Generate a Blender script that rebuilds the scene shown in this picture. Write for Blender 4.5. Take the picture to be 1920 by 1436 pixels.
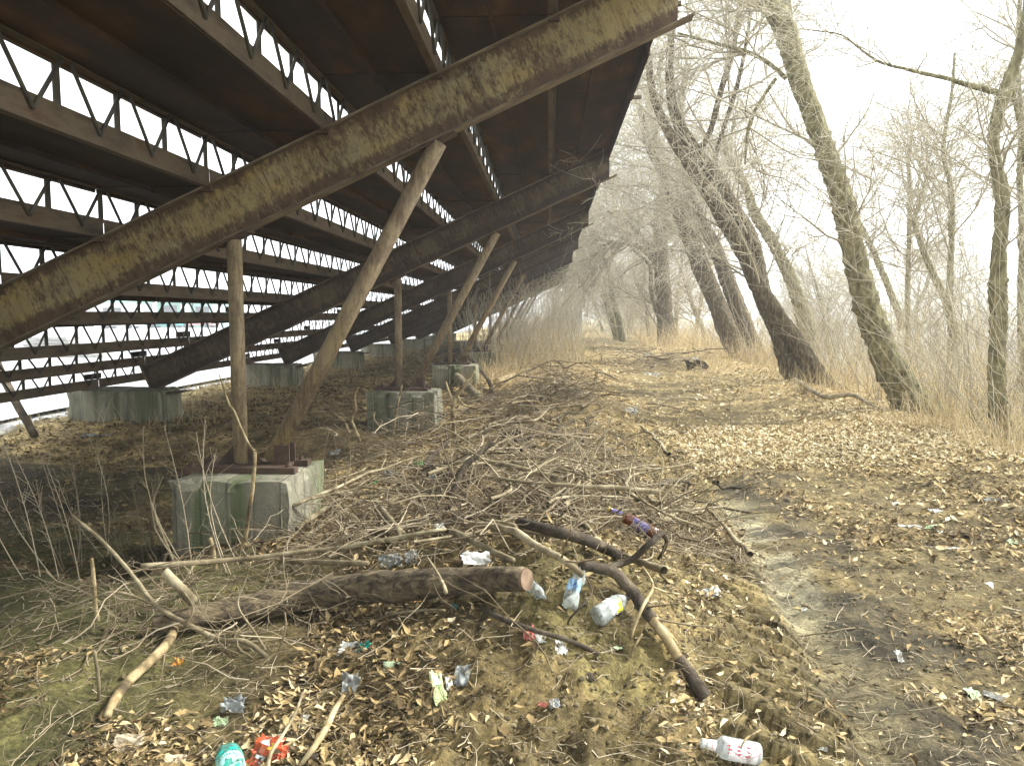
import bpy, math, random
import numpy as np
from mathutils import Vector, Matrix, Euler

for o in list(bpy.data.objects):
    bpy.data.objects.remove(o)
SC = bpy.context.scene
COL = SC.collection
RNG = np.random.RandomState(7)
R = math.radians

# ------------------------------------------------------------------ camera
F, EYE = 1450.0, 1.58                       # focal length in photo pixels, eye height
_v = np.array([(1030 - 960) / F, (718 - 590) / F, -1.0]); _v /= np.linalg.norm(_v)
_p = math.atan2(_v[1], -_v[2])
_up = np.array([0, math.cos(_p), math.sin(_p)])
_r = np.cross(_v, _up)
CM = np.stack([_r, _v, _up])                # rows: world axes in camera space
cam_data = bpy.data.cameras.new('camera')
cam = bpy.data.objects.new('camera', cam_data); COL.objects.link(cam)
cam_data.sensor_width = 36; cam_data.lens = 36 * F / 1920
cam_data.clip_start = 0.05; cam_data.clip_end = 1500
cam.matrix_world = Matrix([list(CM[0]) + [0], list(CM[1]) + [0], list(CM[2]) + [EYE], [0, 0, 0, 1]])
SC.camera = cam

# ------------------------------------------------------------------ sky, sun, exposure
SUN_EL, SUN_AZ = 46, 72                    # azimuth clockwise from +Y
world = bpy.data.worlds.new('World'); SC.world = world; world.use_nodes = True
nt = world.node_tree; nt.nodes.clear()
sky = nt.nodes.new('ShaderNodeTexSky'); sky.sky_type = 'NISHITA'; sky.sun_disc = False
sky.sun_elevation = R(SUN_EL); sky.sun_rotation = R(SUN_AZ); sky.dust_density = 4.0; sky.air_density = 1.0
hs = nt.nodes.new('ShaderNodeHueSaturation'); hs.inputs['Saturation'].default_value = 0.12
mx = nt.nodes.new('ShaderNodeMix'); mx.data_type = 'RGBA'; mx.inputs[0].default_value = 0.6
mx.inputs[7].default_value = (6.3, 6.65, 6.95, 1)   # an even overcast layer over the clear sky
bg = nt.nodes.new('ShaderNodeBackground'); bg.inputs[1].default_value = 0.10
wo = nt.nodes.new('ShaderNodeOutputWorld')
nt.links.new(sky.outputs[0], hs.inputs['Color']); nt.links.new(hs.outputs[0], mx.inputs[6])
nt.links.new(mx.outputs[2], bg.inputs[0]); nt.links.new(bg.outputs[0], wo.inputs[0])
sd = bpy.data.lights.new('sun', 'SUN'); sd.energy = 1.5; sd.angle = R(10); sd.color = (1.0, 0.97, 0.92)
sun = bpy.data.objects.new('sun', sd); COL.objects.link(sun)
_sd = Vector((math.sin(R(SUN_AZ)) * math.cos(R(SUN_EL)), math.cos(R(SUN_AZ)) * math.cos(R(SUN_EL)), math.sin(R(SUN_EL))))
sun.rotation_euler = (-_sd).to_track_quat('-Z', 'Y').to_euler(); sun.location = (20, -10, 30)
SC.view_settings.view_transform = 'Standard'; SC.view_settings.look = 'None'
SC.view_settings.gamma = 1; SC.view_settings.use_curve_mapping = False
SC.view_settings.exposure = 2.42
SC.render.engine = 'CYCLES'
SC.cycles.max_bounces = 6; SC.cycles.diffuse_bounces = 4; SC.cycles.transmission_bounces = 5
SC.cycles.transparent_max_bounces = 6; SC.cycles.volume_bounces = 1
SC.cycles.use_denoising = True

# ------------------------------------------------------------------ numbers: noise, terrain, rays
_T = np.random.RandomState(3).rand(64, 256, 256).astype(np.float32)
def vn(x, y, s=0):
    x = np.asarray(x, float); y = np.asarray(y, float)
    xi = np.floor(x).astype(int); yi = np.floor(y).astype(int)
    fx = x - xi; fy = y - yi
    fx = fx * fx * (3 - 2 * fx); fy = fy * fy * (3 - 2 * fy)
    t = _T[s % 64]
    a = t[xi % 256, yi % 256]; b = t[(xi + 1) % 256, yi % 256]
    c = t[xi % 256, (yi + 1) % 256]; d = t[(xi + 1) % 256, (yi + 1) % 256]
    return (a * (1 - fx) + b * fx) * (1 - fy) + (c * (1 - fx) + d * fx) * fy
def fbm(x, y, s=0, o=4):
    r = 0; a = 0.5; n = 0
    for i in range(o):
        r = r + a * vn(x * 2 ** i + 13.7 * i, y * 2 ** i + 7.1 * i, s + i); n += a; a *= 0.5
    return r / n
def sst(a, b, x):
    t = np.clip((np.asarray(x, float) - a) / (b - a), 0, 1)
    return t * t * (3 - 2 * t)
def rutx(Y): return 0.98 + 0.085 * (Y - 3.3) - 0.0016 * (Y - 3.3) ** 2
def pilemask(X, Y):
    return np.exp(-(((X + 0.35 - 0.03 * (Y - 5)) / 1.05) ** 2) - np.clip(np.abs(Y - 6.0) - 1.2, 0, None) ** 2 / 1.2)
def height(X, Y):
    X = np.asarray(X, float); Y = np.asarray(Y, float)
    h = np.zeros(np.broadcast(X, Y).shape)
    xc = -0.05 + 0.055 * (Y - 4)
    h = h + 0.20 * np.exp(-((X - xc) / 0.85) ** 2) * sst(1.2, 3.2, Y) * (1 - 0.7 * sst(17, 26, Y)) * (0.7 + 0.6 * fbm(X * .9, Y * .9, 5, 2))
    h = h + 0.17 * np.exp(-((X - 0.15) / 0.6) ** 2 - ((Y - 3.5) / 0.75) ** 2)
    h = h + 0.20 * pilemask(X, Y)
    h = h + 0.36 * np.exp(-((X - 0.15) / 0.75) ** 2 - ((Y - 11.3) / 1.4) ** 2)
    # hollow under the stand, with ploughed-looking swells
    hol = (1 - sst(-3.0, -2.2, X)) * sst(4.3, 5.3, Y + 0.25 * np.sin(X * 2)) * (1 - sst(8.8, 10.4, Y))
    hol2 = (1 - sst(-2.0, -1.4, X)) * sst(6.1, 7.0, Y) * (1 - sst(40, 46, Y)) * 0.4
    h = h - 0.30 * hol - 0.12 * hol2 - .13 * np.exp(-((X + 2.2) / .7) ** 2 - ((Y - 10.7) / 1.2) ** 2)
    h = h + (1 - sst(-3, -2, X)) * 0.08 * np.sin(Y * 2.6 + X * 0.55 + 2 * fbm(X * .5, Y * .5, 9, 2)) * sst(4.5, 5.5, Y) * (1 - sst(10, 12, Y))
    h = h + 0.10 * np.exp(-((X + 2.1) / 0.7) ** 2 - ((Y - 3.3) / 0.8) ** 2)
    # path, ruts with tread blocks
    xr = rutx(Y); d = X - xr
    rm = sst(2.0, 2.6, Y) * (1 - sst(9.5, 13, Y))
    h = h - rm * 0.055 * np.exp(-(d / 0.3) ** 4)
    h = h + rm * 0.045 * np.exp(-((d + 0.45) / 0.13) ** 2) + rm * 0.02 * np.exp(-((d - 0.55) / 0.15) ** 2)
    ph = (Y + 0.30 * d + 0.16 * fbm(X * 3, Y * 3, 2, 2)) / 0.165
    cl = sst(0.20, 0.29, np.abs((ph % 1) - 0.5) * 2 * 0.6)
    h = h + rm * 0.11 * cl * np.exp(-((d + 0.06) / 0.25) ** 6) * (0.7 + .45 * vn(X * 2.5, Y * 2.5, 12))
    # second, fainter wheel track further right
    d2 = X - xr - 1.75
    h = h - 0.02 * rm * np.exp(-(d2 / 0.25) ** 4) + 0.012 * rm * np.exp(-(d2 / 0.2) ** 4) * np.sin(Y * 38 + d2 * 9)
    # leafy berm under the trees, then the bank falls away
    xb = 4.6 + 0.05 * np.clip(Y - 10, -8, 60)
    h = h + 0.16 * np.exp(-((X - xb) / 1.0) ** 2) + 0.10 * np.exp(-((X - 3.9) / 1.2) ** 2 - ((Y - 15.5) / 1.6) ** 2)
    h = h - 1.5 * sst(1.4, 6.5, X - xb)
    # roughness
    soft = (1 - 0.75 * np.exp(-((d - 0.31) / 0.17) ** 4) * rm) * (1 - .6 * np.exp(-((d + .06) / .26) ** 4) * rm)
    flat = 1 - sst(-9, -7.4, -X * -1) * 0 
    paved = 1 - sst(-8.0, -7.4, X)
    rough = 0.05 * (fbm(X * 1.6, Y * 1.6, 20, 3) - 0.5) + 0.04 * (fbm(X * 6, Y * 6, 24, 3) - 0.5) * soft
    clod = (np.abs(fbm(X * 9, Y * 9, 30, 4) - 0.5)) * 0.16 * soft
    mound = np.clip(np.exp(-((X - xc - 0.1) / 0.8) ** 2) * (Y < 12), 0, 1)
    crumb = (fbm(X * 19, Y * 19, 34, 2) - .5) * .035 * soft * (Y < 7)
    h = h + (rough + crumb * (.5 + mound) + clod * (0.35 + 0.75 * mound)) * (1 - paved)
    return h
def ray(px, py):
    return CM @ np.array([(px - 960) / F, (718 - py) / F, -1.0])
def atY(px, py, Y):
    d = ray(px, py); t = Y / d[1]
    return Vector((0 + t * d[0], Y, EYE + t * d[2]))
_hc = {}
def G(px, py, lift=0.0):
    """the point of the terrain (plus lift) that stands at a measured place"""
    d = ray(px, py)
    ts = np.geomspace(1.5, 120, 1500) / d[1]
    X = ts * d[0]; Y = ts * d[1]; Z = EYE + ts * d[2]
    below = np.where(Z < height(X, Y) + lift)[0]
    i = below[0] if len(below) else len(ts) - 1
    return Vector((X[i], Y[i], Z[i]))
def hz(x, y): return float(height(np.array([x]), np.array([y]))[0])

# ------------------------------------------------------------------ mesh and object helpers
def link(name, me, mat=None, parent=None, loc=None):
    o = bpy.data.objects.new(name, me); COL.objects.link(o)
    if mat is not None and me is not None and not me.materials:
        for m in (mat if isinstance(mat, (list, tuple)) else [mat]): me.materials.append(m)
    if parent is not None: o.parent = parent
    if loc is not None: o.location = loc
    return o
def npmesh(name, V, Q=None, T=None, smooth=True, tint=None, mi=None):
    V = np.asarray(V, np.float32).reshape(-1, 3)
    me = bpy.data.meshes.new(name)
    nq = 0 if Q is None else len(Q); ntr = 0 if T is None else len(T)
    me.vertices.add(len(V)); me.vertices.foreach_set('co', V.ravel())
    li = []; ls = []; lt = []
    if nq: li.append(np.asarray(Q, np.int32).ravel()); ls.append(np.arange(nq) * 4); lt.append(np.full(nq, 4))
    if ntr: li.append(np.asarray(T, np.int32).ravel()); ls.append(nq * 4 + np.arange(ntr) * 3); lt.append(np.full(ntr, 3))
    li = np.concatenate(li).astype(np.int32); ls = np.concatenate(ls).astype(np.int32); lt = np.concatenate(lt).astype(np.int32)
    me.loops.add(len(li)); me.loops.foreach_set('vertex_index', li)
    me.polygons.add(nq + ntr); me.polygons.foreach_set('loop_start', ls); me.polygons.foreach_set('loop_total', lt)
    me.polygons.foreach_set('use_smooth', np.full(nq + ntr, smooth))
    if mi is not None: me.polygons.foreach_set('material_index', np.asarray(mi, np.int32))
    if tint is not None:
        a = me.attributes.new('tint', 'FLOAT', 'POINT'); a.data.foreach_set('value', np.asarray(tint, np.float32))
    me.update(calc_edges=True)
    return me
class MB:
    """collects boxes, tubes and lathed shapes into one mesh"""
    def __init__(s): s.v = []; s.f = []; s.m = []
    def add(s, vs, fs, m=0):
        b = len(s.v); s.v += [tuple(v) for v in vs]; s.f += [tuple(i + b for i in f) for f in fs]; s.m += [m] * len(fs)
    def box(s, a, b, m=0, M=None):
        x0, y0, z0 = a; x1, y1, z1 = b
        vs = [(x0, y0, z0), (x1, y0, z0), (x1, y1, z0), (x0, y1, z0), (x0, y0, z1), (x1, y0, z1), (x1, y1, z1), (x0, y1, z1)]
        if M is not None: vs = [tuple(M @ Vector(v)) for v in vs]
        s.add(vs, [(0, 3, 2, 1), (4, 5, 6, 7), (0, 1, 5, 4), (1, 2, 6, 5), (2, 3, 7, 6), (3, 0, 4, 7)], m)
    def lathe(s, prof, n=20, m=0, a0=0, a1=2 * math.pi, M=None):
        full = abs(a1 - a0 - 2 * math.pi) < 1e-6
        k = n if full else n + 1; vs = []
        for (r, z) in prof:
            for i in range(k):
                a = a0 + (a1 - a0) * i / n; v = Vector((r * math.cos(a), r * math.sin(a), z))
                vs.append(tuple(M @ v) if M is not None else tuple(v))
        fs = []
        for j in range(len(prof) - 1):
            for i in range(n):
                i2 = (i + 1) % k
                fs.append((j * k + i, j * k + i2, (j + 1) * k + i2, (j + 1) * k + i))
        s.add(vs, fs, m)
    def tube(s, a, b, r, n=10, m=0, cap=True, r2=None):
        a = Vector(a); b = Vector(b); d = (b - a).normalized(); u = d.orthogonal().normalized(); w = d.cross(u)
        vs = []
        for p, rr in ((a, r), (b, r2 or r)):
            for i in range(n):
                t = 2 * math.pi * i / n; vs.append(tuple(p + rr * (math.cos(t) * u + math.sin(t) * w)))
        fs = [(i, (i + 1) % n, n + (i + 1) % n, n + i) for i in range(n)]
        if cap: fs += [tuple(range(n - 1, -1, -1)), tuple(range(n, 2 * n))]
        s.add(vs, fs, m)
    def mesh(s, name, smooth=False):
        me = bpy.data.meshes.new(name); me.from_pydata(s.v, [], s.f)
        me.polygons.foreach_set('material_index', s.m)
        if smooth: me.polygons.foreach_set('use_smooth', [True] * len(s.f))
        me.update(); return me
    def build(s, name, mat, parent=None, loc=None, smooth=False):
        return link(name, s.mesh(name, smooth), mat, parent, loc)
def bevel(o, w, seg=2):
    b = o.modifiers.new('bevel', 'BEVEL'); b.width = w; b.segments = seg; b.limit_method = 'ANGLE'; b.angle_limit = R(40)
def empty(name, loc=(0, 0, 0), rot=(0, 0, 0)):
    o = bpy.data.objects.new(name, None); COL.objects.link(o); o.location = loc; o.rotation_euler = rot
    o.empty_display_size = 0.2; return o
def tag(o, label=None, cat=None, group=None, kind=None):
    if label: o['label'] = label
    if cat: o['category'] = cat
    if group: o['group'] = group
    if kind: o['kind'] = kind
    return o

def tubes(P, Rr, sides=3, knot=0.0, rng=RNG):
    """P (M,N,3), Rr (M,N) -> vertices and quads of M tapering tubes"""
    P = np.asarray(P, float); Rr = np.asarray(Rr, float); M_, N_ = Rr.shape
    T = np.gradient(P, axis=1); T /= np.linalg.norm(T, axis=2, keepdims=True) + 1e-9
    m = T.mean(1); ref = np.where(np.abs(m[:, 2:3]) > 0.8 * np.linalg.norm(m, axis=1, keepdims=True), np.array([[1., .1, 0]]), np.array([[.1, 0, 1.]]))
    U = np.cross(T, ref[:, None, :]); U /= np.linalg.norm(U, axis=2, keepdims=True) + 1e-9
    W = np.cross(T, U)
    a = np.arange(sides) * 2 * np.pi / sides
    rad = Rr[:, :, None] * np.ones(sides)
    if knot: rad = rad * (1 + knot * (rng.rand(M_, N_, sides) - .5))
    V = P[:, :, None, :] + rad[..., None] * (np.cos(a)[:, None] * U[:, :, None, :] + np.sin(a)[:, None] * W[:, :, None, :])
    idx = np.arange(M_ * N_ * sides).reshape(M_, N_, sides)
    A = idx[:, :-1, :]; B = idx[:, 1:, :]
    Q = np.stack([A, np.roll(A, -1, 2), np.roll(B, -1, 2), B], -1).reshape(-1, 4)
    return V.reshape(-1, 3), Q
def merge(parts):
    V = []; Q = []; n = 0
    for v, q in parts: V.append(v); Q.append(q + n); n += len(v)
    return np.concatenate(V), np.concatenate(Q)
def catmull(pts, n):
    pts = np.asarray(pts, float); k = len(pts)
    if k == 2: return pts[0] + (pts[1] - pts[0]) * np.linspace(0, 1, n)[:, None]
    d = np.concatenate([[0], np.cumsum(np.linalg.norm(np.diff(pts[:, :3], axis=0), axis=1))]); t = np.linspace(0, d[-1], n)
    ext = np.vstack([2 * pts[0] - pts[1], pts, 2 * pts[-1] - pts[-2]])
    i = np.clip(np.searchsorted(d, t, 'right') - 1, 0, k - 2); u = ((t - d[i]) / (d[i + 1] - d[i]))[:, None]
    p0, p1, p2, p3 = ext[i], ext[i + 1], ext[i + 2], ext[i + 3]
    return 0.5 * (2 * p1 + (p2 - p0) * u + (2 * p0 - 5 * p1 + 4 * p2 - p3) * u ** 2 + (3 * p1 - p0 - 3 * p2 + p3) * u ** 3)
def grow(P, Rr, n, ln, spread=(0.5, 1.1), N=5, up=0.0, wob=0.25, rk=0.55, t0=0.2, rmax=1, rng=RNG):
    """n side shoots on the given stems"""
    M_, Np, _ = P.shape
    L = np.linalg.norm(np.diff(P, axis=1), axis=2).sum(1); i = rng.choice(M_, n, p=L / L.sum())
    t = (t0 + (1 - t0) * rng.rand(n)) * (Np - 1.001); j = t.astype(int); f = (t - j)[:, None]
    s = P[i, j] * (1 - f) + P[i, j + 1] * f; tan = P[i, j + 1] - P[i, j]; tan /= np.linalg.norm(tan, axis=1, keepdims=True) + 1e-9
    r = (Rr[i, j] * (1 - f[:, 0]) + Rr[i, j + 1] * f[:, 0])
    q = rng.randn(n, 3); q -= (q * tan).sum(1, keepdims=True) * tan; q /= np.linalg.norm(q, axis=1, keepdims=True) + 1e-9
    a = spread[0] + (spread[1] - spread[0]) * rng.rand(n, 1)
    d = tan * np.cos(a) + q * np.sin(a)
    l = (ln[0] + (ln[1] - ln[0]) * rng.rand(n, 1) ** 1.5) / (N - 1)
    out = [s]; 
    for k in range(N - 1):
        d = d + wob * rng.randn(n, 3) * 0.6 + np.array([0, 0, up]) * (0.3 + 0.7 * rng.rand(n, 1)); d /= np.linalg.norm(d, axis=1, keepdims=True)
        out.append(out[-1] + d * l)
    PP = np.stack(out, 1); r0 = np.minimum(r * rk, rmax)[:, None]
    RR = r0 * np.linspace(1, 0.3, N)[None, :]
    return PP, np.maximum(RR, 0.0012)

# ------------------------------------------------------------------ materials
def nodes(name):
    m = bpy.data.materials.new(name); m.use_nodes = True; nt = m.node_tree
    return m, nt, nt.nodes['Principled BSDF']
def ramp(nt, fac, stops, interp='LINEAR'):
    r = nt.nodes.new('ShaderNodeValToRGB'); r.color_ramp.interpolation = interp
    e = r.color_ramp.elements
    while len(e) < len(stops): e.new(0.5)
    for x, (p, c) in zip(e, stops): x.position = p; x.color = (*c, 1) if len(c) == 3 else c
    nt.links.new(fac, r.inputs[0]); return r.outputs[0]
def coords(nt, stretch=(1, 1, 1), kind='Object', rnd=True):
    tc = nt.nodes.new('ShaderNodeTexCoord'); mp = nt.nodes.new('ShaderNodeMapping')
    mp.inputs['Scale'].default_value = stretch; nt.links.new(tc.outputs[kind], mp.inputs['Vector'])
    if rnd:
        oi = nt.nodes.new('ShaderNodeObjectInfo'); ml = nt.nodes.new('ShaderNodeVectorMath'); ml.operation = 'SCALE'
        cx = nt.nodes.new('ShaderNodeCombineXYZ')
        for k in range(3): nt.links.new(oi.outputs['Random'], cx.inputs[k])
        ml.inputs['Scale'].default_value = 37.0; nt.links.new(cx.outputs[0], ml.inputs[0]); nt.links.new(ml.outputs[0], mp.inputs['Location'])
    return mp.outputs[0]
def noise(nt, vec, scale, detail=5, rough=0.6, dist=0.0):
    n = nt.nodes.new('ShaderNodeTexNoise'); n.inputs['Scale'].default_value = scale; n.inputs['Detail'].default_value = detail
    n.inputs['Roughness'].default_value = rough; n.inputs['Distortion'].default_value = dist
    nt.links.new(vec, n.inputs['Vector']); return n.outputs[0]
def bumpn(nt, b, h, strength, dist=0.01, prev=None):
    n = nt.nodes.new('ShaderNodeBump'); n.inputs['Strength'].default_value = strength; n.inputs['Distance'].default_value = dist
    nt.links.new(h, n.inputs['Height'])
    if prev is not None: nt.links.new(prev, n.inputs['Normal'])
    nt.links.new(n.outputs[0], b.inputs['Normal']); return n.outputs[0]
def mixc(nt, fac, a, b, mode='MIX'):
    n = nt.nodes.new('ShaderNodeMix'); n.data_type = 'RGBA'; n.blend_type = mode
    for s, i in ((fac, 0), (a, 6), (b, 7)):
        if hasattr(s, 'is_linked') or hasattr(s, 'links'): nt.links.new(s, n.inputs[i])
        else: n.inputs[i].default_value = s if i == 0 else (*s, 1)
    return n.outputs[2]
def simple(name, stops, scale=8, stretch=(1, 1, 1), rough=0.85, bump=0.3, bscale=40, bdist=0.005, kind='Object', detail=5, spec=0.3, metal=0):
    m, nt, b = nodes(name); v = coords(nt, stretch, kind)
    c = ramp(nt, noise(nt, v, scale, detail), stops); nt.links.new(c, b.inputs['Base Color'])
    b.inputs['Roughness'].default_value = rough; b.inputs['Specular IOR Level'].default_value = spec; b.inputs['Metallic'].default_value = metal
    if bump: bumpn(nt, b, noise(nt, v, bscale, 6, 0.7), bump, bdist)
    return m
def tinted(name, stops, rough=0.85, spec=0.2, trans=0.0, nscale=None):
    m, nt, b = nodes(name); a = nt.nodes.new('ShaderNodeAttribute'); a.attribute_name = 'tint'
    c = ramp(nt, a.outputs['Fac'], stops)
    if nscale:
        n = ramp(nt, noise(nt, coords(nt, rnd=False), nscale, 4), [(0.3, (0.6, 0.6, 0.6)), (0.7, (1.15, 1.15, 1.15))])
        c = mixc(nt, 1.0, c, n, 'MULTIPLY')
    nt.links.new(c, b.inputs['Base Color']); b.inputs['Roughness'].default_value = rough; b.inputs['Specular IOR Level'].default_value = spec
    return m
M = {}
def paint_steel(name, paint_hi, paint_lo, rust_a, rust_b, cover=0.5, band=True, streak=(1.2, 1, 5), pscale=1.0):
    """flaking paint over rust; local x runs along the member, local z across it (0..1 over its depth in 'Generated')"""
    m, nt, b = nodes(name); v = coords(nt, streak)
    def mad(x, k, y):
        q = nt.nodes.new('ShaderNodeMath'); q.operation = 'MULTIPLY_ADD'; nt.links.new(x, q.inputs[0]); q.inputs[1].default_value = k
        if hasattr(y, 'links'): nt.links.new(y, q.inputs[2])
        else: q.inputs[2].default_value = y
        return q.outputs[0]
    big = noise(nt, coords(nt, (1, 1, 1)), 2.2, 3, 0.5); mid = noise(nt, v, 6.5, 6, 0.7, 0.3); fin = noise(nt, coords(nt, (2.5, 2, .7)), 26, 5, 0.8)
    f = mad(fin, .42, mad(mid, .42, mad(big, .30, -.07)))
    if band:
        tc = nt.nodes.new('ShaderNodeTexCoord'); sp = nt.nodes.new('ShaderNodeSeparateXYZ'); nt.links.new(tc.outputs['Generated'], sp.inputs[0])
        e = ramp(nt, sp.outputs[2], [(0.0, (.25, .25, .25)), (0.18, (0.35, 0.35, 0.35)), (0.30, (1, 1, 1)), (0.80, (1, 1, 1)), (0.90, (0.6, 0.6, 0.6)), (1.0, (.3, .3, .3))])
        f = mad(e, .14, mad(f, 1.0, -.09))
    t = 0.56 - 0.12 * (cover - .5)
    mask = ramp(nt, f, [(t - 0.05, (0, 0, 0)), (t - 0.005, (.45, .45, .45)), (t + 0.05, (1, 1, 1))])
    pc = ramp(nt, noise(nt, coords(nt, (0.8, 1, 2)), 2.0, 6), [(0.32, paint_lo), (0.55, tuple((a_ + b_) / 2 for a_, b_ in zip(paint_hi, paint_lo))), (0.68, paint_hi)])
    rc = ramp(nt, noise(nt, v, 6, 8, 0.7), [(0.3, rust_a), (0.7, rust_b)])
    dr = ramp(nt, noise(nt, coords(nt, (9, 9, .9)), 2.2, 5, 0.7), [(0.36, (.5, .45, .42)), (0.52, (1, 1, 1))])
    nt.links.new(mixc(nt, .55, mixc(nt, mask, rc, pc), dr, 'MULTIPLY'), b.inputs['Base Color'])
    b.inputs['Roughness'].default_value = 0.75; b.inputs['Specular IOR Level'].default_value = 0.3
    bb = bumpn(nt, b, noise(nt, coords(nt), 60, 5, 0.7), 0.35, 0.004); bumpn(nt, b, mask, 0.5, 0.002, bb)
    return m
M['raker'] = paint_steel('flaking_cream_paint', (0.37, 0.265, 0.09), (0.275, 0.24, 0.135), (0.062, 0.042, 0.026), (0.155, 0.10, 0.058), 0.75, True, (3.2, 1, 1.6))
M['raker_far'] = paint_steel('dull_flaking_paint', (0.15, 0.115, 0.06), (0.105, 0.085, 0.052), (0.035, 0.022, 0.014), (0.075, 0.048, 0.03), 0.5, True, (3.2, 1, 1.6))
M['flange'] = simple('rusty_flange_steel', [(0.3, (0.08, 0.058, 0.04)), (0.5, (0.15, 0.115, 0.075)), (0.7, (0.24, 0.19, 0.12))], 5, (1, 4, 4), 0.85, 0.5, 40)
M['pipe'] = paint_steel('worn_ochre_pipe_paint', (0.34, 0.26, 0.12), (0.26, 0.205, 0.13), (0.12, 0.08, 0.05), (0.20, 0.145, 0.09), 1.1, False, (3, 3, 0.8))
M['rust'] = simple('rusted_steel', [(0.3, (0.045, 0.03, 0.022)), (0.55, (0.085, 0.055, 0.037)), (0.75, (0.13, 0.085, 0.055))], 9, (1, 1, 1), 0.9, 0.6, 50)
M['chord'] = simple('weathered_channel_steel', [(0.3, (0.05, 0.038, 0.025)), (0.55, (0.125, 0.095, 0.06)), (0.72, (0.085, 0.048, 0.028))], 3, (4, 1, 4), 0.85, 0.4, 50)
M['lattice'] = simple('grey_green_bar_steel', [(0.3, (0.045, 0.045, 0.037)), (0.7, (0.10, 0.09, 0.065))], 6, (1, 1, 1), 0.85, 0.2, 50)
M['deck'] = simple('dark_rusted_deck_sheet', [(0.3, (0.013, 0.008, 0.0045)), (0.50, (0.034, 0.020, 0.010)), (0.62, (0.065, 0.032, 0.013)), (0.74, (0.14, 0.075, 0.028))], 1.3, (2.2, 0.7, 1), 0.85, 0.5, 14, detail=9)
def concrete(name, base, moss):
    m, nt, b = nodes(name); v = coords(nt)
    c = ramp(nt, noise(nt, v, 3, 8, 0.65), [(0.3, tuple(x * 0.6 for x in base)), (0.55, base), (0.75, tuple(min(1, x * 1.25) for x in base))])
    g = ramp(nt, noise(nt, coords(nt, (3.5, 3.5, 0.5)), 1.1, 5, 0.6), [(0.47, (0, 0, 0)), (0.60, (1, 1, 1))])
    c2 = mixc(nt, g, c, moss)
    s = ramp(nt, noise(nt, coords(nt, (6, 6, 0.4)), 1.3, 4, 0.6), [(0.35, (0.35, 0.36, 0.33)), (0.5, (1, 1, 1))])
    nt.links.new(mixc(nt, 0.8, c2, s, 'MULTIPLY'), b.inputs['Base Color']); b.inputs['Roughness'].default_value = 0.92
    wv = nt.nodes.new('ShaderNodeTexWave'); wv.inputs['Scale'].default_value = 1.7; wv.inputs['Distortion'].default_value = .6; wv.inputs['Detail'].default_value = 1; nt.links.new(coords(nt, (1, 1, .02)), wv.inputs['Vector'])
    ln = ramp(nt, wv.outputs[1], [(0.0, (0, 0, 0)), (0.05, (1, 1, 1))])
    bb = bumpn(nt, b, noise(nt, v, 25, 8, 0.75), 0.9, 0.02); bumpn(nt, b, ln, .8, .012, bb); return m
M['concrete'] = concrete('mossy_concrete', (0.27, 0.255, 0.18), (0.12, 0.145, 0.065))
M['concrete2'] = concrete('damp_concrete', (0.27, 0.26, 0.19), (0.14, 0.145, 0.085))
M['bark'] = simple('grey_green_bark', [(0.3, (0.06, 0.052, 0.022)), (0.5, (0.18, 0.16, 0.075)), (0.72, (0.34, 0.31, 0.17))], 5, (3, 3, 1.1), 0.95, 1.0, 14, 0.03, detail=8)
M['bark2'] = simple('dark_furrowed_bark', [(0.3, (0.03, 0.022, 0.012)), (0.5, (0.11, 0.085, 0.045)), (0.72, (0.27, 0.225, 0.13))], 6, (5, 5, 1), 0.95, 1.0, 18, 0.04, detail=8)
M['twig'] = tinted('twig_bark', [(0.0, (0.05, 0.036, 0.02)), (0.35, (0.13, 0.10, 0.058)), (0.7, (0.28, 0.225, 0.14)), (1.0, (0.50, 0.43, 0.30))])
M['crown'] = tinted('crown_twig_bark', [(0.0, (0.14, 0.122, 0.078)), (0.4, (0.32, 0.285, 0.20)), (1.0, (0.60, 0.555, 0.42))])
M['stick'] = simple('peeling_stick_bark', [(0.3, (0.085, 0.066, 0.036)), (0.5, (0.20, 0.163, 0.092)), (0.66, (0.38, 0.33, 0.21))], 9, (1, 1, 1), 0.9, 0.6, 60)
M['stick_pale'] = simple('bare_pale_wood', [(0.36, (0.07, 0.052, 0.028)), (0.48, (0.24, 0.18, 0.085)), (0.62, (0.44, 0.36, 0.20))], 9, (1, 1, 1), 0.85, 0.4, 60)
M['stick_dark'] = simple('dark_damp_bark', [(0.3, (0.025, 0.019, 0.012)), (0.55, (0.075, 0.058, 0.038)), (0.75, (0.17, 0.135, 0.085))], 8, (1, 1, 1), 0.92, 0.9, 35, 0.02)
def logbark():
    m, nt, b = nodes('log_bark'); v = coords(nt, (1, 5, 5), rnd=False)
    n = noise(nt, v, 5, 9, 0.72, 0.5)
    c = ramp(nt, n, [(0.34, (0.02, 0.015, 0.009)), (0.46, (0.09, 0.066, 0.036)), (0.56, (0.18, 0.138, 0.072)), (0.70, (0.33, 0.265, 0.155))])
    nt.links.new(c, b.inputs['Base Color']); b.inputs['Roughness'].default_value = 0.95
    bumpn(nt, b, n, 1.0, 0.04); return m
M['log'] = logbark()
M['cut'] = simple('sawn_wood_face', [(0.3, (0.10, 0.065, 0.04)), (0.7, (0.26, 0.18, 0.115))], 10, rough=0.85)
M['reed'] = tinted('dry_reed', [(0.0, (0.20, 0.145, 0.068)), (0.5, (0.46, 0.355, 0.18)), (1.0, (0.76, 0.64, 0.40))])
M['leaf'] = tinted('dead_leaf', [(0.0, (0.045, 0.03, 0.015)), (0.25, (0.13, 0.09, 0.04)), (0.55, (0.37, 0.27, 0.12)), (0.85, (0.60, 0.485, 0.27)), (1.0, (0.90, 0.81, 0.57))], nscale=30)

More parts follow.
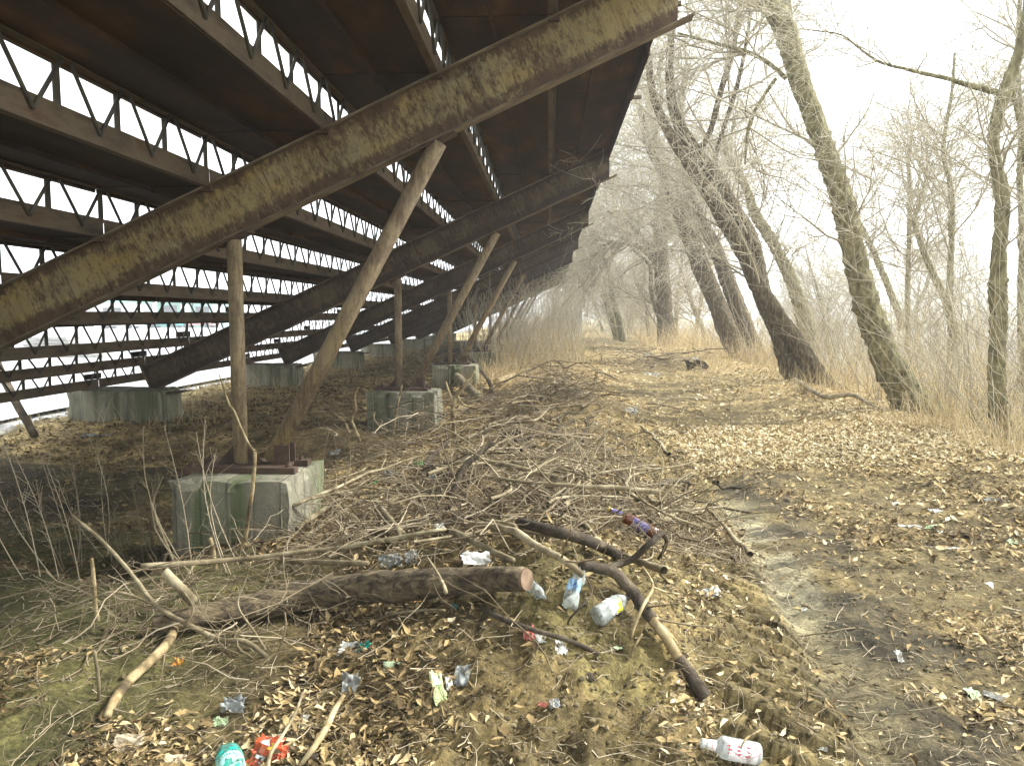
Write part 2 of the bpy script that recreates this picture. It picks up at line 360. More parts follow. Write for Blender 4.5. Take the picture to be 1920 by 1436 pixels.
def ground_mat():
    m, nt, b = nodes('soil'); a = nt.nodes.new('ShaderNodeVertexColor'); a.layer_name = 'soil'
    v = coords(nt, rnd=False)
    n1 = ramp(nt, noise(nt, v, 3.2, 9, 0.72), [(0.34, (0.32, 0.31, 0.29)), (0.5, (0.92, 0.92, 0.92)), (0.66, (1.75, 1.7, 1.6))])
    n2 = ramp(nt, noise(nt, v, 45, 5, 0.7), [(0.35, (0.55, 0.55, 0.55)), (0.65, (1.35, 1.33, 1.28))])
    c = mixc(nt, 1.0, mixc(nt, 1.0, a.outputs[0], n1, 'MULTIPLY'), n2, 'MULTIPLY')
    nt.links.new(c, b.inputs['Base Color']); b.inputs['Roughness'].default_value = 0.92; b.inputs['Specular IOR Level'].default_value = 0.2
    p = bumpn(nt, b, noise(nt, v, 14, 8, 0.75), 0.8, 0.03); bumpn(nt, b, noise(nt, v, 90, 4, 0.7), 0.6, 0.006, p)
    return m
M['ground'] = ground_mat()

# ------------------------------------------------------------------ ground sheet
def axis(segs):
    out = []
    for a, b, s0, s1 in segs:
        n = max(2, int(abs(b - a) / ((s0 + s1) / 2))); t = np.linspace(0, 1, n, endpoint=False)
        k = (s1 - s0) / (s1 + s0); u = t * (1 - k) + k * t * t if abs(k) > 1e-6 else t
        out.append(a + (b - a) * u)
    out.append(np.array([segs[-1][1]])); return np.concatenate(out)
gx = axis([(-400, -30, 40, 3), (-30, -8, 1.5, 0.2), (-8, -3.2, 0.12, 0.04), (-3.2, 2.6, 0.022, 0.022), (2.6, 8, 0.04, 0.12), (8, 40, 0.3, 3), (40, 400, 4, 40)])
gy = axis([(-60, -2, 8, 0.6), (-2, 1.8, 0.4, 0.04), (1.8, 5.5, 0.016, 0.026), (5.5, 14, 0.032, 0.10), (14, 50, 0.12, 0.9), (50, 500, 1.5, 40)])
GX, GY = np.meshgrid(gx, gy, indexing='ij'); GZ = height(GX, GY)
nx, ny = GX.shape; gi = np.arange(nx * ny).reshape(nx, ny)
gm = npmesh('ground', np.stack([GX, GY, GZ], -1).reshape(-1, 3), np.stack([gi[:-1, :-1], gi[1:, :-1], gi[1:, 1:], gi[:-1, 1:]], -1).reshape(-1, 4))
def leafden(X, Y):
    """how thickly dead leaves lie, 0..1"""
    n = fbm(X * 1.3, Y * 1.3, 40, 3); n2 = fbm(X * 4, Y * 4, 44, 2); xc = -0.05 + 0.055 * (Y - 4)
    d = X - rutx(Y); path = sst(-0.62, -0.35, d) * (1 - sst(2.4, 3.2, X - 0.04 * Y))
    D = 0.55 + 0.0 * X
    D = np.where(X < xc - 0.1, 0.9, D)
    
    D = D * (1 - 0.93 * np.exp(-((X - 0.12) / 0.62) ** 4 - (np.clip(Y - 2.9, 0, None) / 0.9) ** 4)) * (1 - .9 * np.exp(-((d - .05) / .48) ** 4) * (Y < 9))
    D = np.where((X < -1.1) & (Y < 4.6), 0.75 * sst(0.46, 0.60, n), D)
    D = np.where((Y < 4.6), D * .72, D)
    D = np.where((X < -1.9) & (Y >= 4.6), 0.10 + 0.5 * sst(0.55, 0.68, n), D)
    D = np.where((X < -1.9) & (X > -8) & (Y > 9.2), 0.45 + 0.6 * sst(0.42, 0.6, n), D)
    D = D * (1 - path) + path * (0.12 + 0.38 * sst(0.46, 0.62, n))
    D = D * (1 - 0.85 * np.exp(-((d - 0.40) / 0.25) ** 4) * (Y < 9))
    berm = sst(7.3, 8.4, Y + 1.5 * (n - .5) + 0.12 * (X - 1)) * (1 - sst(10.2, 11.2, Y + (n - .5) - 0.25 * (X - 2.5))) * sst(0.9, 1.7, X)
    D = np.maximum(D, 0.95 * berm)
    edge = sst(3.3, 4.4, X - 0.035 * (Y - 9)) * (Y > 8) ; D = np.maximum(D, edge)
    D = np.maximum(D, np.exp(-((X - 3.8) / 1.0) ** 2 - ((Y - 15.8) / 1.3) ** 2))
    D = np.where((Y > 18) & (path > .5), 0.35, D)
    D = np.where(X < -7.9, 0.0, D); D = D * (1 - .55 * pilemask(X, Y)) * (1 - .8 * np.exp(-((X - 0.15) / 0.7) ** 2 - ((Y - 11.2) / 1.4) ** 2))
    return np.clip(D * (0.55 + 0.9 * n2), 0, 1)
def soilcol(X, Y):
    n = fbm(X * .8, Y * .8, 50, 3)[..., None]; n3 = fbm(X * 2.5, Y * 2.5, 54, 3)[..., None]
    C = lambda *c: np.array(c, float)
    xc = (-0.05 + 0.055 * (Y - 4))[..., None]; Xe = X[..., None]; Ye = Y[..., None]
    base = C(.070, .060, .033) * (1 - n) * 2 * .6 + C(.145, .122, .066) * n
    mnd = np.exp(-((Xe - xc - .1) / .8) ** 2) * (Ye < 14)
    col = base * (1 - mnd) + mnd * (C(.17, .135, .07) * n3 * 2 * .9 + C(.05, .045, .025) * (1 - n3))
    gr = sst(.5, .62, n3) * (Ye < 4.2) * mnd; col = col * (1 - .5 * gr) + .5 * gr * C(.12, .125, .05)
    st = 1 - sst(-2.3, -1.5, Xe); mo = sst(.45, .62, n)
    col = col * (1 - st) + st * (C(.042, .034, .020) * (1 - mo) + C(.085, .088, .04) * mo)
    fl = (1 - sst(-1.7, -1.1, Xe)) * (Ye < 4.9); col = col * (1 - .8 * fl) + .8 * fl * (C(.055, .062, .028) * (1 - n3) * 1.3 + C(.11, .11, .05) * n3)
    pm = np.clip(pilemask(X, Y) + np.exp(-((X - 0.15) / 0.8) ** 2 - ((Y - 11.2) / 1.5) ** 2), 0, 1)[..., None] * .85; col = col * (1 - pm) + pm * C(.04, .03, .017)
    d = (X - rutx(Y))[..., None]; rm = sst(2, 2.6, Ye) * (1 - sst(8.2, 9.8, Ye)); 
    col = col * (1 - .7 * np.exp(-(d / .35) ** 4) * rm) + .7 * np.exp(-(d / .35) ** 4) * rm * C(.165, .14, .075)
    wet = np.exp(-((d - .31 - .12 * (n - .5)) / .16) ** 4) * rm * sst(.30, .5, n3 + .1) 
    wet = wet * (.25 + .75 * np.exp(-((Ye - 5.1) / 1.3) ** 4)); col = col * (1 - .85 * wet) + .85 * wet * C(.31, .31, .25)
    dk = np.clip(np.exp(-((d - .62) / .26) ** 2) * sst(.35, .5, n3) + sst(.56, .64, n3) * .6 * (Xe > .6) * (d > .1), 0, 1) * rm; col = col * (1 - .75 * dk) + .75 * dk * C(.035, .034, .03)
    L = leafden(X, Y)[..., None]; L = L * sst(2.5, 12, Ye) * .85 + L * .25; L = L * (1 - .8 * pm)
    col = col * (1 - np.clip(L, 0, 1)) + np.clip(L, 0, 1) * C(.40, .325, .19) * (.5 + .9 * n3)
    pv = 1 - sst(-7.9, -7.6, Xe); col = col * (1 - pv) + pv * C(.30, .31, .31)
    return np.clip(col * np.where(pv > .5, 1.0, np.array([1.05, .99, .81])), 0, 1)
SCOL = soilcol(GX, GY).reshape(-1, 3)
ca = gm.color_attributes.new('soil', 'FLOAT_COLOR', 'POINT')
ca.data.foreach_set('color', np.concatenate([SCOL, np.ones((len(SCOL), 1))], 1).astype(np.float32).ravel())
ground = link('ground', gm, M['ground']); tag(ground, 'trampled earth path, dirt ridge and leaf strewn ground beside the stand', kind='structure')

M['lot'] = simple('pale_worn_asphalt', [(0.3, (0.30, 0.31, 0.31)), (0.6, (0.40, 0.41, 0.41)), (0.8, (0.2, 0.2, 0.2))], 0.6, rough=0.9, bump=0.3, bscale=20)
m = MB(); xs = [-7.95 + 0.16 * math.sin(i * 1.3) + 0.1 * math.sin(i * 3.1) for i in range(61)]
vs = []; 
for i in range(61): y = -20 + i * 4; vs += [(-160, y, .03), (xs[i], y, .03)]
fs = [(2 * i, 2 * i + 1, 2 * i + 3, 2 * i + 2) for i in range(60)]
m.add(vs, fs); pv = m.build('pavement', M['lot']); tag(pv, 'pale asphalt yard on the open side of the stand', kind='structure')
M['water'] = simple('still_grey_water', [(0.3, (0.10, 0.11, 0.10)), (0.7, (0.16, 0.17, 0.15))], 0.3, rough=0.15, bump=0.1, bscale=3, spec=0.5)
m = MB(); m.add([(9.5, -20, -1.25), (300, -20, -1.25), (300, 260, -1.25), (13, 260, -1.25)], [(0, 1, 2, 3)]); w = m.build('water', M['water']); tag(w, 'still grey water beyond the bank', kind='structure')

haze = MB(); haze.box((-420, -80, -4), (420, 520, 32))
mh = bpy.data.materials.new('haze'); mh.use_nodes = True; mh.node_tree.nodes.clear()
_vo = mh.node_tree.nodes.new('ShaderNodeVolumePrincipled'); _oo = mh.node_tree.nodes.new('ShaderNodeOutputMaterial')
_vo.inputs['Color'].default_value = (0.91, 0.94, 0.97, 1); _vo.inputs['Density'].default_value = 0.0021; _vo.inputs['Anisotropy'].default_value = 0.2
mh.node_tree.links.new(_vo.outputs[0], _oo.inputs['Volume'])
tag(haze.build('haze', mh), kind='stuff')
#@@STAND
# ------------------------------------------------------------------ the grandstand
SP, Y1 = 6.0, 5.5
RK = [-0.5 + SP * i for i in range(9)]                     # planes of the raker frames
SLOPE = math.atan(0.453); RB = lambda x: 3.165 + 0.453 * x   # underside line of the rakers
XK = [0.03, -.775, -1.585, -2.42, -3.21, -4.00, -4.70, -5.46, -6.16, -6.90]
SL = [None, 2.304, .8977, .4266, .2128, .0774, .0069, -.062, -.1036, -.1424]
ZK = [3.735] + [EYE + s * -x for s, x in zip(SL[1:], XK[1:])]
stand = empty('grandstand', (-3, 23.5, 0))
tag(stand, 'rusty steel grandstand seen from below, sloping rakers carrying open lattice joists and deck sheets', 'grandstand')
def toS(o):                                                  # keep world place under the stand's empty
    o.parent = stand; o.matrix_parent_inverse = Matrix.Translation((3, -23.5, 0)); return o
DEPTH = 0.376; XE = 0.862
x_low = -6.05
Lr = (XE - x_low) / math.cos(SLOPE)
m = MB(); cut = DEPTH * math.tan(SLOPE)
# web: plumb-cut at the top end
m.add([(0, -.006, 0), (Lr, -.006, 0), (Lr + cut, -.006, DEPTH), (0, -.006, DEPTH), (0, .006, 0), (Lr, .006, 0), (Lr + cut, .006, DEPTH), (0, .006, DEPTH)],
      [(0, 1, 2, 3), (7, 6, 5, 4), (0, 4, 5, 1), (1, 5, 6, 2), (2, 6, 7, 3), (3, 7, 4, 0)])
web_me = m.mesh('raker_web')
m = MB(); m.box((-.15, -.062, -.014), (Lr + .11, .062, -.001)); bf_me = m.mesh('bottom_flange')
m = MB(); m.box((0, -.062, DEPTH + .001), (Lr + cut, .062, DEPTH + .014)); tf_me = m.mesh('top_flange')
m = MB(); m.box((-.012, -.05, .002), (-.001, .05, DEPTH - .002)); st_me = m.mesh('end_stiffener')
def footing(x0, x1, y0, y1, z1, mat, label, group, seed, notch=False):
    rng = random.Random(seed); m = MB(); n = 9
    # slightly battered block with chipped arrises: a grid box
    import itertools
    k = 12; vs = []; fs = []
    def face(fn):
        b = len(vs)
        for i in range(k + 1):
            for j in range(k + 1): vs.append(fn(i / k, j / k))
        for i in range(k):
            for j in range(k): fs.append((b + i * (k + 1) + j, b + (i + 1) * (k + 1) + j, b + (i + 1) * (k + 1) + j + 1, b + i * (k + 1) + j + 1))
    cx, cy = (x0 + x1) / 2, (y0 + y1) / 2; z0 = -.45
    L = lambda a, b, t: a + (b - a) * t
    face(lambda u, v: (L(x0, x1, u), y0, L(z0, z1, v))); face(lambda u, v: (L(x1, x0, u), y1, L(z0, z1, v)))
    face(lambda u, v: (x0, L(y1, y0, u), L(z0, z1, v))); face(lambda u, v: (x1, L(y0, y1, u), L(z0, z1, v)))
    face(lambda u, v: (L(x0, x1, u), L(y0, y1, v), z1))
    out = []
    for (x, y, z) in vs:
        h = lambda s: float(vn(np.array([x * 7 + s + seed]), np.array([y * 7 + z * 5 + s]), 7)[0]) - .5
        e = (abs(abs(x - cx) - (x1 - x0) / 2) < .01) + (abs(abs(y - cy) - (y1 - y0) / 2) < .01) + (z1 - z < .01)
        c = .045 if e >= 2 else .008
        q = max(0, h(3) + .2) * 2 * c if e >= 2 else 0
        out.append((x + h(1) * .012 - q * (1 if x > cx else -1), y + h(2) * .012 - q * (1 if y > cy else -1), z + h(5) * .01 - (q if z1 - z < .01 else 0)))
    m.add([(a - cx, b - cy, c) for a, b, c in out], fs)
    me = m.mesh('concrete_footing', False)
    import bmesh
    bm = bmesh.new(); bm.from_mesh(me); bmesh.ops.remove_doubles(bm, verts=bm.verts, dist=.02); bmesh.ops.recalc_face_normals(bm, faces=bm.faces); bm.to_mesh(me); bm.free()
    o = link('concrete_footing', me, mat, None, (cx, cy, 0)); tag(o, label, 'concrete footing', group); return o
ordw = ['', 'nearest', 'second', 'third', 'fourth', 'fifth', 'sixth', 'seventh', 'farthest']
def P_(mb, name, mat, loc=None, smooth=False): return toS(mb.build(name, mat, None, loc, smooth))
XP, XS0, XS1 = -2.255, -2.03, -0.78                          # post, strut foot, strut head
for i, y in enumerate(RK):
    ro = toS(link('raker_beam', web_me, M['raker'])); 
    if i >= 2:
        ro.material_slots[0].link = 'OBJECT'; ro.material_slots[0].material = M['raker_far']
    ro.location = (x_low, y, RB(x_low)); ro.rotation_euler = (0, -SLOPE, 0)
    if i in (1, 2):
        for xa in (1.2, 2.9, 4.55, 6.2):
            m = MB(); m.box((xa, -.0105, .012), (xa + .009, -.0065, DEPTH - .012)); m.build('weld_seam', M['flange'], ro)
    for me_, nm in ((bf_me, 'bottom_flange'), (tf_me, 'top_flange'), (st_me, 'end_stiffener')):
        c = link(nm, me_, M['flange'], ro)
    # post with cap plate, gussets
    zt = RB(XP) - .02; zb = .50
    m = MB(); m.tube((0, 0, zb), (0, 0, zt - .012), .053, 20); po = P_(m, 'pipe_post', M['pipe'], (XP, y, 0), True)
    m = MB(); Mr = Matrix.Translation((0, 0, zt)) @ Matrix.Rotation(-SLOPE, 4, 'Y'); m.box((-.13, -.075, -.014), (.13, .075, -.002), M=Mr); m.build('cap_plate', M['rust'], po)
    for s in (-1, 1):
        m = MB()
        m.add([(s * .05, -.006, zb), (s * .17, -.006, zb), (s * .05, -.006, zb + .13), (s * .05, .006, zb), (s * .17, .006, zb), (s * .05, .006, zb + .13)], [(0, 1, 2), (5, 4, 3), (0, 3, 4, 1), (1, 4, 5, 2)])
        m.build('base_gusset', M['rust'], po)
    # raking strut
    a = Vector((0, 0, zb + .02)); b = Vector((XS1 - XS0, 0, RB(XS1) - .03)); m = MB(); m.tube(a, b, .062, 20); so = P_(m, 'raking_strut', M['pipe'], (XS0, y + .012, 0), True)
    m = MB(); Mh = Matrix.Translation((XS1 - XS0, 0, RB(XS1) - .016)) @ Matrix.Rotation(-SLOPE, 4, 'Y'); m.box((-.15, -.06, -.016), (.13, .06, -.002), M=Mh); m.build('head_plate', M['rust'], so)
    for q in (-.07, .058):
        m = MB(); m.box((.045, q, zb + .001), (.155, q + .012, zb + .14)); m.build('foot_gusset', M['rust'], so)
    # base rail of two channels
    for q in (-.19, .11):
        m = MB(); m.box((-.34, q, zb - .045), (.46, q + .08, zb - .001)); P_(m, 'base_rail', M['rust'], (XP, y, 0))
    m = MB(); m.box((-.25, -.108, zb - .03), (.36, .108, zb - .002)); P_(m, 'base_plate', M['rust'], (XP, y, 0))
    if 0 < i < 3:
        for bx_, by_ in ((-.29, -.15), (.40, -.15), (-.29, .15), (.40, .15)):
            m = MB(); m.tube((bx_, by_, zb - .002), (bx_, by_, zb + .03), .011, 8); m.tube((bx_, by_, zb - .001), (bx_, by_, zb + .014), .02, 6); P_(m, 'bolt', M['rust'], (XP, y, 0))
    if i > 0:
        k = min(i, 8)
        footing(-2.66 + .05 * (i % 2), -1.62 + .03 * (i % 3) - (.17 if i == 1 else .09 if i == 2 else 0), y - .42, y + .38, .455, M['concrete'] if i != 2 else M['concrete2'],
                ['', 'moss streaked concrete block under the nearest post and strut', 'concrete block with a broken slot under the second post and strut'][k] if k < 3 else
                '%s concrete block from the camera in the row under the slanted struts' % ordw[k], 'concrete blocks under the struts', i)
        if i > 1:
            footing(-7.15, -5.74, y - .42, y + .32, .46, M['concrete2'], '%s concrete block in the row under the raker feet by the yard' % (['', '', 'nearest wide'] + ordw[2:])[k], 'concrete blocks under the raker feet', i + 20)
    m = MB(); m.box((-.55, -.2, -.016), (.45, .2, -.001)); P_(m, 'foot_plate', M['rust'], (-6.0, y, RB(x_low) - .0 - .005))
# joists, bay by bay
PER = 6.0 / 11
def joist_bits():
    bars = []; ups = []
    for i in range(11):
        y = i * PER; bars.append(((y + .03), (y + PER / 2 - .012), 0)); bars.append((y + PER / 2 + .012, y + PER - .03, 1))
        ups.append(y)
    return bars, ups
RISE = [.334] + [ZK[k - 1] - ZK[k] for k in range(1, 10)]
GAPK = [min(.205, max(.12, q - .13 - .035)) for q in RISE]; UCH = .034
bar0 = []; bar1 = []; up_me = []; upc_me = []; L_ = SP - .02
for GAP in GAPK:
    m = MB(); m.tube((0, -PER / 2 + .042, GAP + .012), (0, 0, -.075), .0115, 8); bar0.append(m.mesh('lattice_bar', True))
    m = MB(); m.tube((0, 0, -.075), (0, PER / 2 - .042, GAP + .012), .0115, 8); bar1.append(m.mesh('lattice_bar', True))
    m = MB(); m.box((-.004, -.028, -.02), (.004, .028, GAP + .03)); up_me.append(m.mesh('strap', False))
    m = MB()
    for x0, x1, z0, z1 in ((-.05, -.043, GAP, GAP + UCH), (-.043, .012, GAP + UCH - .007, GAP + UCH)): m.box((x0, .01, z0), (x1, .01 + L_, z1))
    upc_me.append(m.mesh('upper_chord'))
m = MB()
for x0, x1, z0, z1 in ((-.004, .004, -.13, 0), (-.05, -.004, -.13, -.123), (-.05, -.004, -.007, 0)): m.box((x0, .01, z0), (x1, .01 + L_, z1))
low_me = m.mesh('lower_chord')
cand = []; rest = []
def inview(p):
    d = CM.T @ (np.array(p) - np.array([0, 0, EYE])); 
    if d[2] > -.3: return False
    x = 960 + F * d[0] / -d[2]; y = 718 - F * d[1] / -d[2]; return -60 < x < 1980 and -60 < y < 1500
jo = {}
for b in range(8):
    yb = RK[b]
    for k in range(10):
        j = toS(link('joist', low_me, M['chord'])); j.location = (XK[k], yb, ZK[k]); jo[b, k] = j
        link('upper_chord', upc_me[k], M['chord'], j)
        for i in range(11):
            yy = i * PER
            for s in (0, 1): cand.append((b, k, yy + PER / 2, s, (XK[k] , yb + yy + PER / 2, ZK[k])))
            cand.append((b, k, yy + .002 if i else .05, 2, (XK[k], yb + yy, ZK[k])))
vis = [c for c in cand if inview(c[4])]; vis.sort(key=lambda c: c[4][0] ** 2 + c[4][1] ** 2)
own = {}
nb = nu = 0
for c in vis:
    if c[3] < 2 and nb < 290: own[id(c)] = 1; nb += 1
    if c[3] == 2 and nu < 150: own[id(c)] = 1; nu += 1
far = {0: MB(), 2: MB()}
for c in cand:
    b, k, y, s, p = c
    if id(c) in own:
        if s < 2: o = link('lattice_bar', (bar0, bar1)[s][k], M['lattice'], jo[b, k], (.012, y, 0))
        else: o = link('strap', up_me[k], M['lattice'], jo[b, k], (-.046, y, 0))
    else:
        X, Yw, Z = XK[k], RK[b] + y, ZK[k]; GAP = GAPK[k] - .02
        if s == 0: far[0].tube((X + .012, Yw - PER / 2 + .042, Z + GAP + .03), (X + .012, Yw, Z - .075), .0115, 5, cap=False)
        elif s == 1: far[0].tube((X + .012, Yw, Z - .075), (X + .012, Yw + PER / 2 - .042, Z + GAP + .03), .0115, 5, cap=False)
        else: far[2].box((X - .05, Yw - .028, Z - .02), (X - .042, Yw + .028, Z + GAP + .06))
tag(P_(far[0], 'distant_lattice_bars', M['lattice'], None, True), kind='stuff'); tag(P_(far[2], 'distant_straps', M['lattice']), kind='stuff')
# deck sheets: each tread is a row of sheets, 1.5 m long, lapped and a little uneven
rng = random.Random(5)
sheet_me = []
for k in range(10):
    xl = XK[k] - .045; xr_ = XK[k - 1] - .004 if k else XE - .012
    m = MB(); x1 = xr_ - xl
    m.box((0, -.03, .0), (x1, 3.012, .005)); m.box((0, .004, -.03), (.004, 2.992, -.0005)); m.box((x1 * .5 - .02, .02, -.035), (x1 * .5 + .0, 2.97, -.0005)); sheet_me.append((m.mesh('deck_sheet'), xl, ZK[k] + GAPK[k] + UCH + .003))
for b in range(8):
    for q in range(2):
        for k, (me_, xl, z) in enumerate(sheet_me):
            o = toS(link('deck_sheet', me_, M['deck'])); o.location = (xl, RK[b] + q * 3.0, z + .006 * (q + b % 2 * 0)); o.rotation_euler = (rng.uniform(-.0004, .0004), 0, 0)
# top edge lip and stubs of the vanished back rail
for b in range(8):
    for q in range(4):
        m = MB(); m.box((0, .01, -.10 - .012 * (q % 3)), (.02, 1.49, .02)); P_(m, 'edge_lip', M['deck'], (XE - .03 + .012 * (q % 2), RK[b] + q * 1.5, ZK[0] + GAPK[0] + UCH + .01))
for yy in (6.3, 8.9, 14.2): 
    m = MB(); m.box((0, -.02, 0), (.16, .02, .03)); P_(m, 'rail_stub', M['chord'], (XE - .01, yy, 3.97))
# bearing angles where joists sit on the rakers
m = MB(); m.box((-.06, -.055, -.165), (.03, .055, -.132)); cl_me = m.mesh('bearing_cleat'); m = MB(); m.box((-.075, -.26, .002), (-.055, .17, .085)); bx_me = m.mesh('bearing_box')
for b in range(1, 8):
    for k in range(10):
        
        if k >= 6: c = toS(link('bearing_box', bx_me, M['deck'])); c.location = (XK[k], RK[b], ZK[k])
        c = toS(link('bearing_cleat', cl_me, M['rust'])); c.location = (XK[k], RK[b], ZK[k])
#@@END_STAND
#@@TREES
# ------------------------------------------------------------------ trees
def traced(pts, Y, N=24, dy=None):
    """measured stem: (px, py, width px) at distance Y (dy: list of offsets) -> world polyline and radii"""
    out = []; rr = []
    for i, (px, py, w) in enumerate(pts):
        y = Y + (dy[i] if dy else 0); p = atY(px, py, y); out.append((p.x, p.y, p.z, w * y / F / 2))
    c = catmull(out, N); return c[:, :3], np.maximum(c[:, 3], .002)
def stem_mesh(name, P, r, sides=18, seed=0, lump=0.10, fine=4, ridge=0.0, ring=0.0):
    """one limb with an uneven, lumpy bark surface and root flare"""
    n = len(P) * fine; c = catmull(np.concatenate([P, r[:, None]], 1), n); P = c[:, :3]; r = c[:, 3]
    V, Q = tubes(P[None], r[None], sides)
    V = V.reshape(n, sides, 3); C = P[:, None, :]; s = np.arange(n)[:, None] * 1.0; a = np.arange(sides)[None, :] * 2 * np.pi / sides
    L = np.linalg.norm(np.diff(P, axis=0), axis=1).sum()
    u = s / n * L / max(r.mean(), .02) * .5
    k = 1 + lump * 2 * (fbm(u + 3 * np.cos(a) + seed, 2.2 * np.sin(a) + u * .3 + 50, 8 + seed, 3) - .5) + lump * 1.2 * (vn(u * 2.5 + 0 * a, a * .6, 3 + seed) - .5)
    k = k + ridge * (np.abs(fbm(u * 1.2 + 5 * np.cos(a) * 1.6 + seed, 5 * np.sin(a) * 1.6 + 30 + u * 1.2, 21 + seed % 7, 3) - .5) * 4 - .5) + ring * (vn(u * 7 + .8 * np.sin(a), 0 * a + 3, 9) - .4) ** 2 * 3
    V = C + (V - C) * k[..., None]
    return npmesh(name, V.reshape(-1, 3), Q)
def crown(stems, n1, n2, n3, l1, l2, l3, seed, up=(.12, .05, -.05), rmax=.03, r3=.0035, name='crown', t0=.3, wob=(.22, .3, .38), thick=1.0):
    rng = np.random.RandomState(seed); parts = []; tint = []
    A = []
    for P, r in stems: A.append(grow(P[None], r[None], max(1, n1 // len(stems)), l1, (.5, 1.2), 8, up[0], wob[0], .5, t0, rmax, rng))
    P1 = np.concatenate([a[0] for a in A]); R1 = np.concatenate([a[1] for a in A])
    P2, R2 = grow(P1, R1, n2, l2, (.4, 1.1), 6, up[1], wob[1], .6, .15, rmax * .5, rng)
    P3, R3 = grow(P2, R2, n3, l3, (.4, 1.2), 5, up[2], wob[2], .7, .1, r3, rng)
    R3 = np.maximum(R3, r3 * .6 * thick)
    for P, r, sd in ((P1, R1, 5), (P2, R2, 4), (P3, R3, 3)):
        parts.append(tubes(P, r * thick, sd)); tint.append(np.repeat(np.clip(.15 + .25 * rng.rand(len(P)) + (.45 if sd == 3 else .1), 0, 1), P.shape[1] * sd))
    V, Q = merge(parts); return npmesh(name, V, Q, tint=np.concatenate(tint))
def tree(label, stems, Y, crown_args, base_cat='tree', group=None, bark='bark', limbs=(), seed=1, cmat='crown'):
    st = []
    for s in stems: st.append(traced(s[0], s[1]))
    b = Vector(st[0][0][0]); root = empty('bare_tree', (b.x, b.y, hz(b.x, b.y)))
    tag(root, label, 'tree', group)
    inv = Matrix.Translation(-root.location)
    def ch(name, me, mat):
        o = link(name, me, mat); o.parent = root; o.matrix_parent_inverse = inv; return o
    for i, (P, r) in enumerate(st):
        # roots go into the ground
        P = np.vstack([P[0] + (P[0] - P[1]) * 0 - np.array([0, 0, .35]), P]); r = np.concatenate([[r[0] * 1.25], r])
        ch('trunk', stem_mesh('trunk', P, r, 30 if Y < 30 else 16, seed + i, .14, 7, .07 if bark == 'bark2' else .035, .25 if bark == 'bark' else .05), M[bark])
    ls = []
    for l in limbs:
        P, r = traced(l[0], l[1], 16); ls.append((P, r)); ch('limb', stem_mesh('limb', P, r, 8, seed + 5, .08, 2), M[bark])
    if crown_args: ch('crown', crown([(P, r) for P, r in st + ls], **crown_args, seed=seed), M[cmat])
    return root
# A: the big leaning one on the right
tree('tall grey green tree leaning left with ringed bark, thickest clear trunk on the right',
     [([(1740, 800, 88), (1712, 765, 66), (1690, 725, 54), (1664, 678, 48), (1640, 618, 44), (1622, 560, 42), (1604, 482, 39), (1588, 412, 38), (1572, 350, 36), (1543, 270, 34), (1515, 192, 34), (1488, 112, 34), (1470, 50, 36), (1440, 0, 34), (1412, -60, 32), (1380, -160, 28), (1360, -260, 22)], 11.6)],
     11.6, dict(n1=64, n2=700, n3=4600, l1=(.8, 3.6), l2=(.4, 1.6), l3=(.15, .7), rmax=.020, r3=.0036, t0=.25, up=(.10, .02, -.04)), seed=11,
     limbs=[([(1475, 148, 9), (1440, 118, 8), (1400, 97, 7), (1350, 84, 6), (1290, 68, 5), (1270, 62, 3)], 11.5),
            ([(1470, 45, 12), (1440, 20, 8), (1400, -10, 5)], 11.4), ([(1455, 148, 7), (1432, 180, 6), (1410, 220, 6), (1400, 262, 6), (1397, 310, 4)], 11.3),
            ([(1478, 60, 18), (1474, 20, 22), (1466, -40, 20), (1470, -140, 15)], 11.9)])
# B: slender tree at the right edge with a long limb to the left
tree('slim crooked tree near the right edge with one long limb reaching left',
     [([(1888, 850, 60), (1876, 800, 36), (1870, 750, 30), (1868, 690, 27), (1872, 620, 26), (1871, 540, 27), (1874, 460, 24), (1880, 390, 23), (1874, 330, 21), (1862, 285, 20), (1866, 235, 19), (1880, 185, 21), (1897, 140, 18), (1912, 90, 15), (1925, 20, 13), (1935, -80, 10)], 9.4)],
     9.4, dict(n1=48, n2=480, n3=3000, l1=(.5, 2.2), l2=(.3, 1.2), l3=(.12, .5), rmax=.014, r3=.003, t0=.4, up=(.08, .02, -.02)), seed=12,
     limbs=[([(1885, 178, 13), (1850, 168, 12), (1815, 160, 10), (1775, 147, 8), (1740, 140, 7), (1700, 130, 6), (1650, 117, 5), (1610, 90, 4), (1575, 65, 3), (1500, 55, 2)], 9.4),
            ([(1892, 150, 10), (1905, 200, 8), (1915, 250, 9), (1925, 330, 7)], 9.6)])
# C: twin trunk in the middle
tree('twin stemmed leaning tree with dark burred bark, left of the thickest clear trunk',
     [([(1572, 752, 51), (1545, 722, 39), (1520, 685, 34), (1494, 643, 31), (1455, 588, 30), (1424, 540, 29), (1392, 470, 28), (1360, 418, 26), (1324, 354, 23), (1282, 293, 21), (1250, 240, 18), (1225, 180, 14), (1215, 100, 11), (1200, 0, 10)], 16.0),
      ([(1498, 722, 46), (1482, 690, 39), (1470, 650, 35), (1452, 605, 33), (1432, 560, 31), (1420, 505, 31), (1406, 450, 30), (1378, 400, 29), (1345, 340, 26), (1295, 270, 22), (1265, 215, 18), (1255, 130, 15), (1262, 30, 11)], 16.3)],
     16, dict(n1=60, n2=620, n3=4800, l1=(.8, 3.6), l2=(.5, 2.0), l3=(.2, 1.0), rmax=.025, r3=.0055, t0=.3, up=(.04, -.02, -.08)), seed=13, bark='bark2',
     limbs=[([(1300, 300, 10), (1330, 250, 10), (1352, 170, 11), (1375, 90, 10), (1392, 0, 9)], 16.2), ([(1335, 335, 9), (1345, 280, 8), (1385, 150, 8), (1405, 40, 6), (1410, -60, 5)], 16.6)])
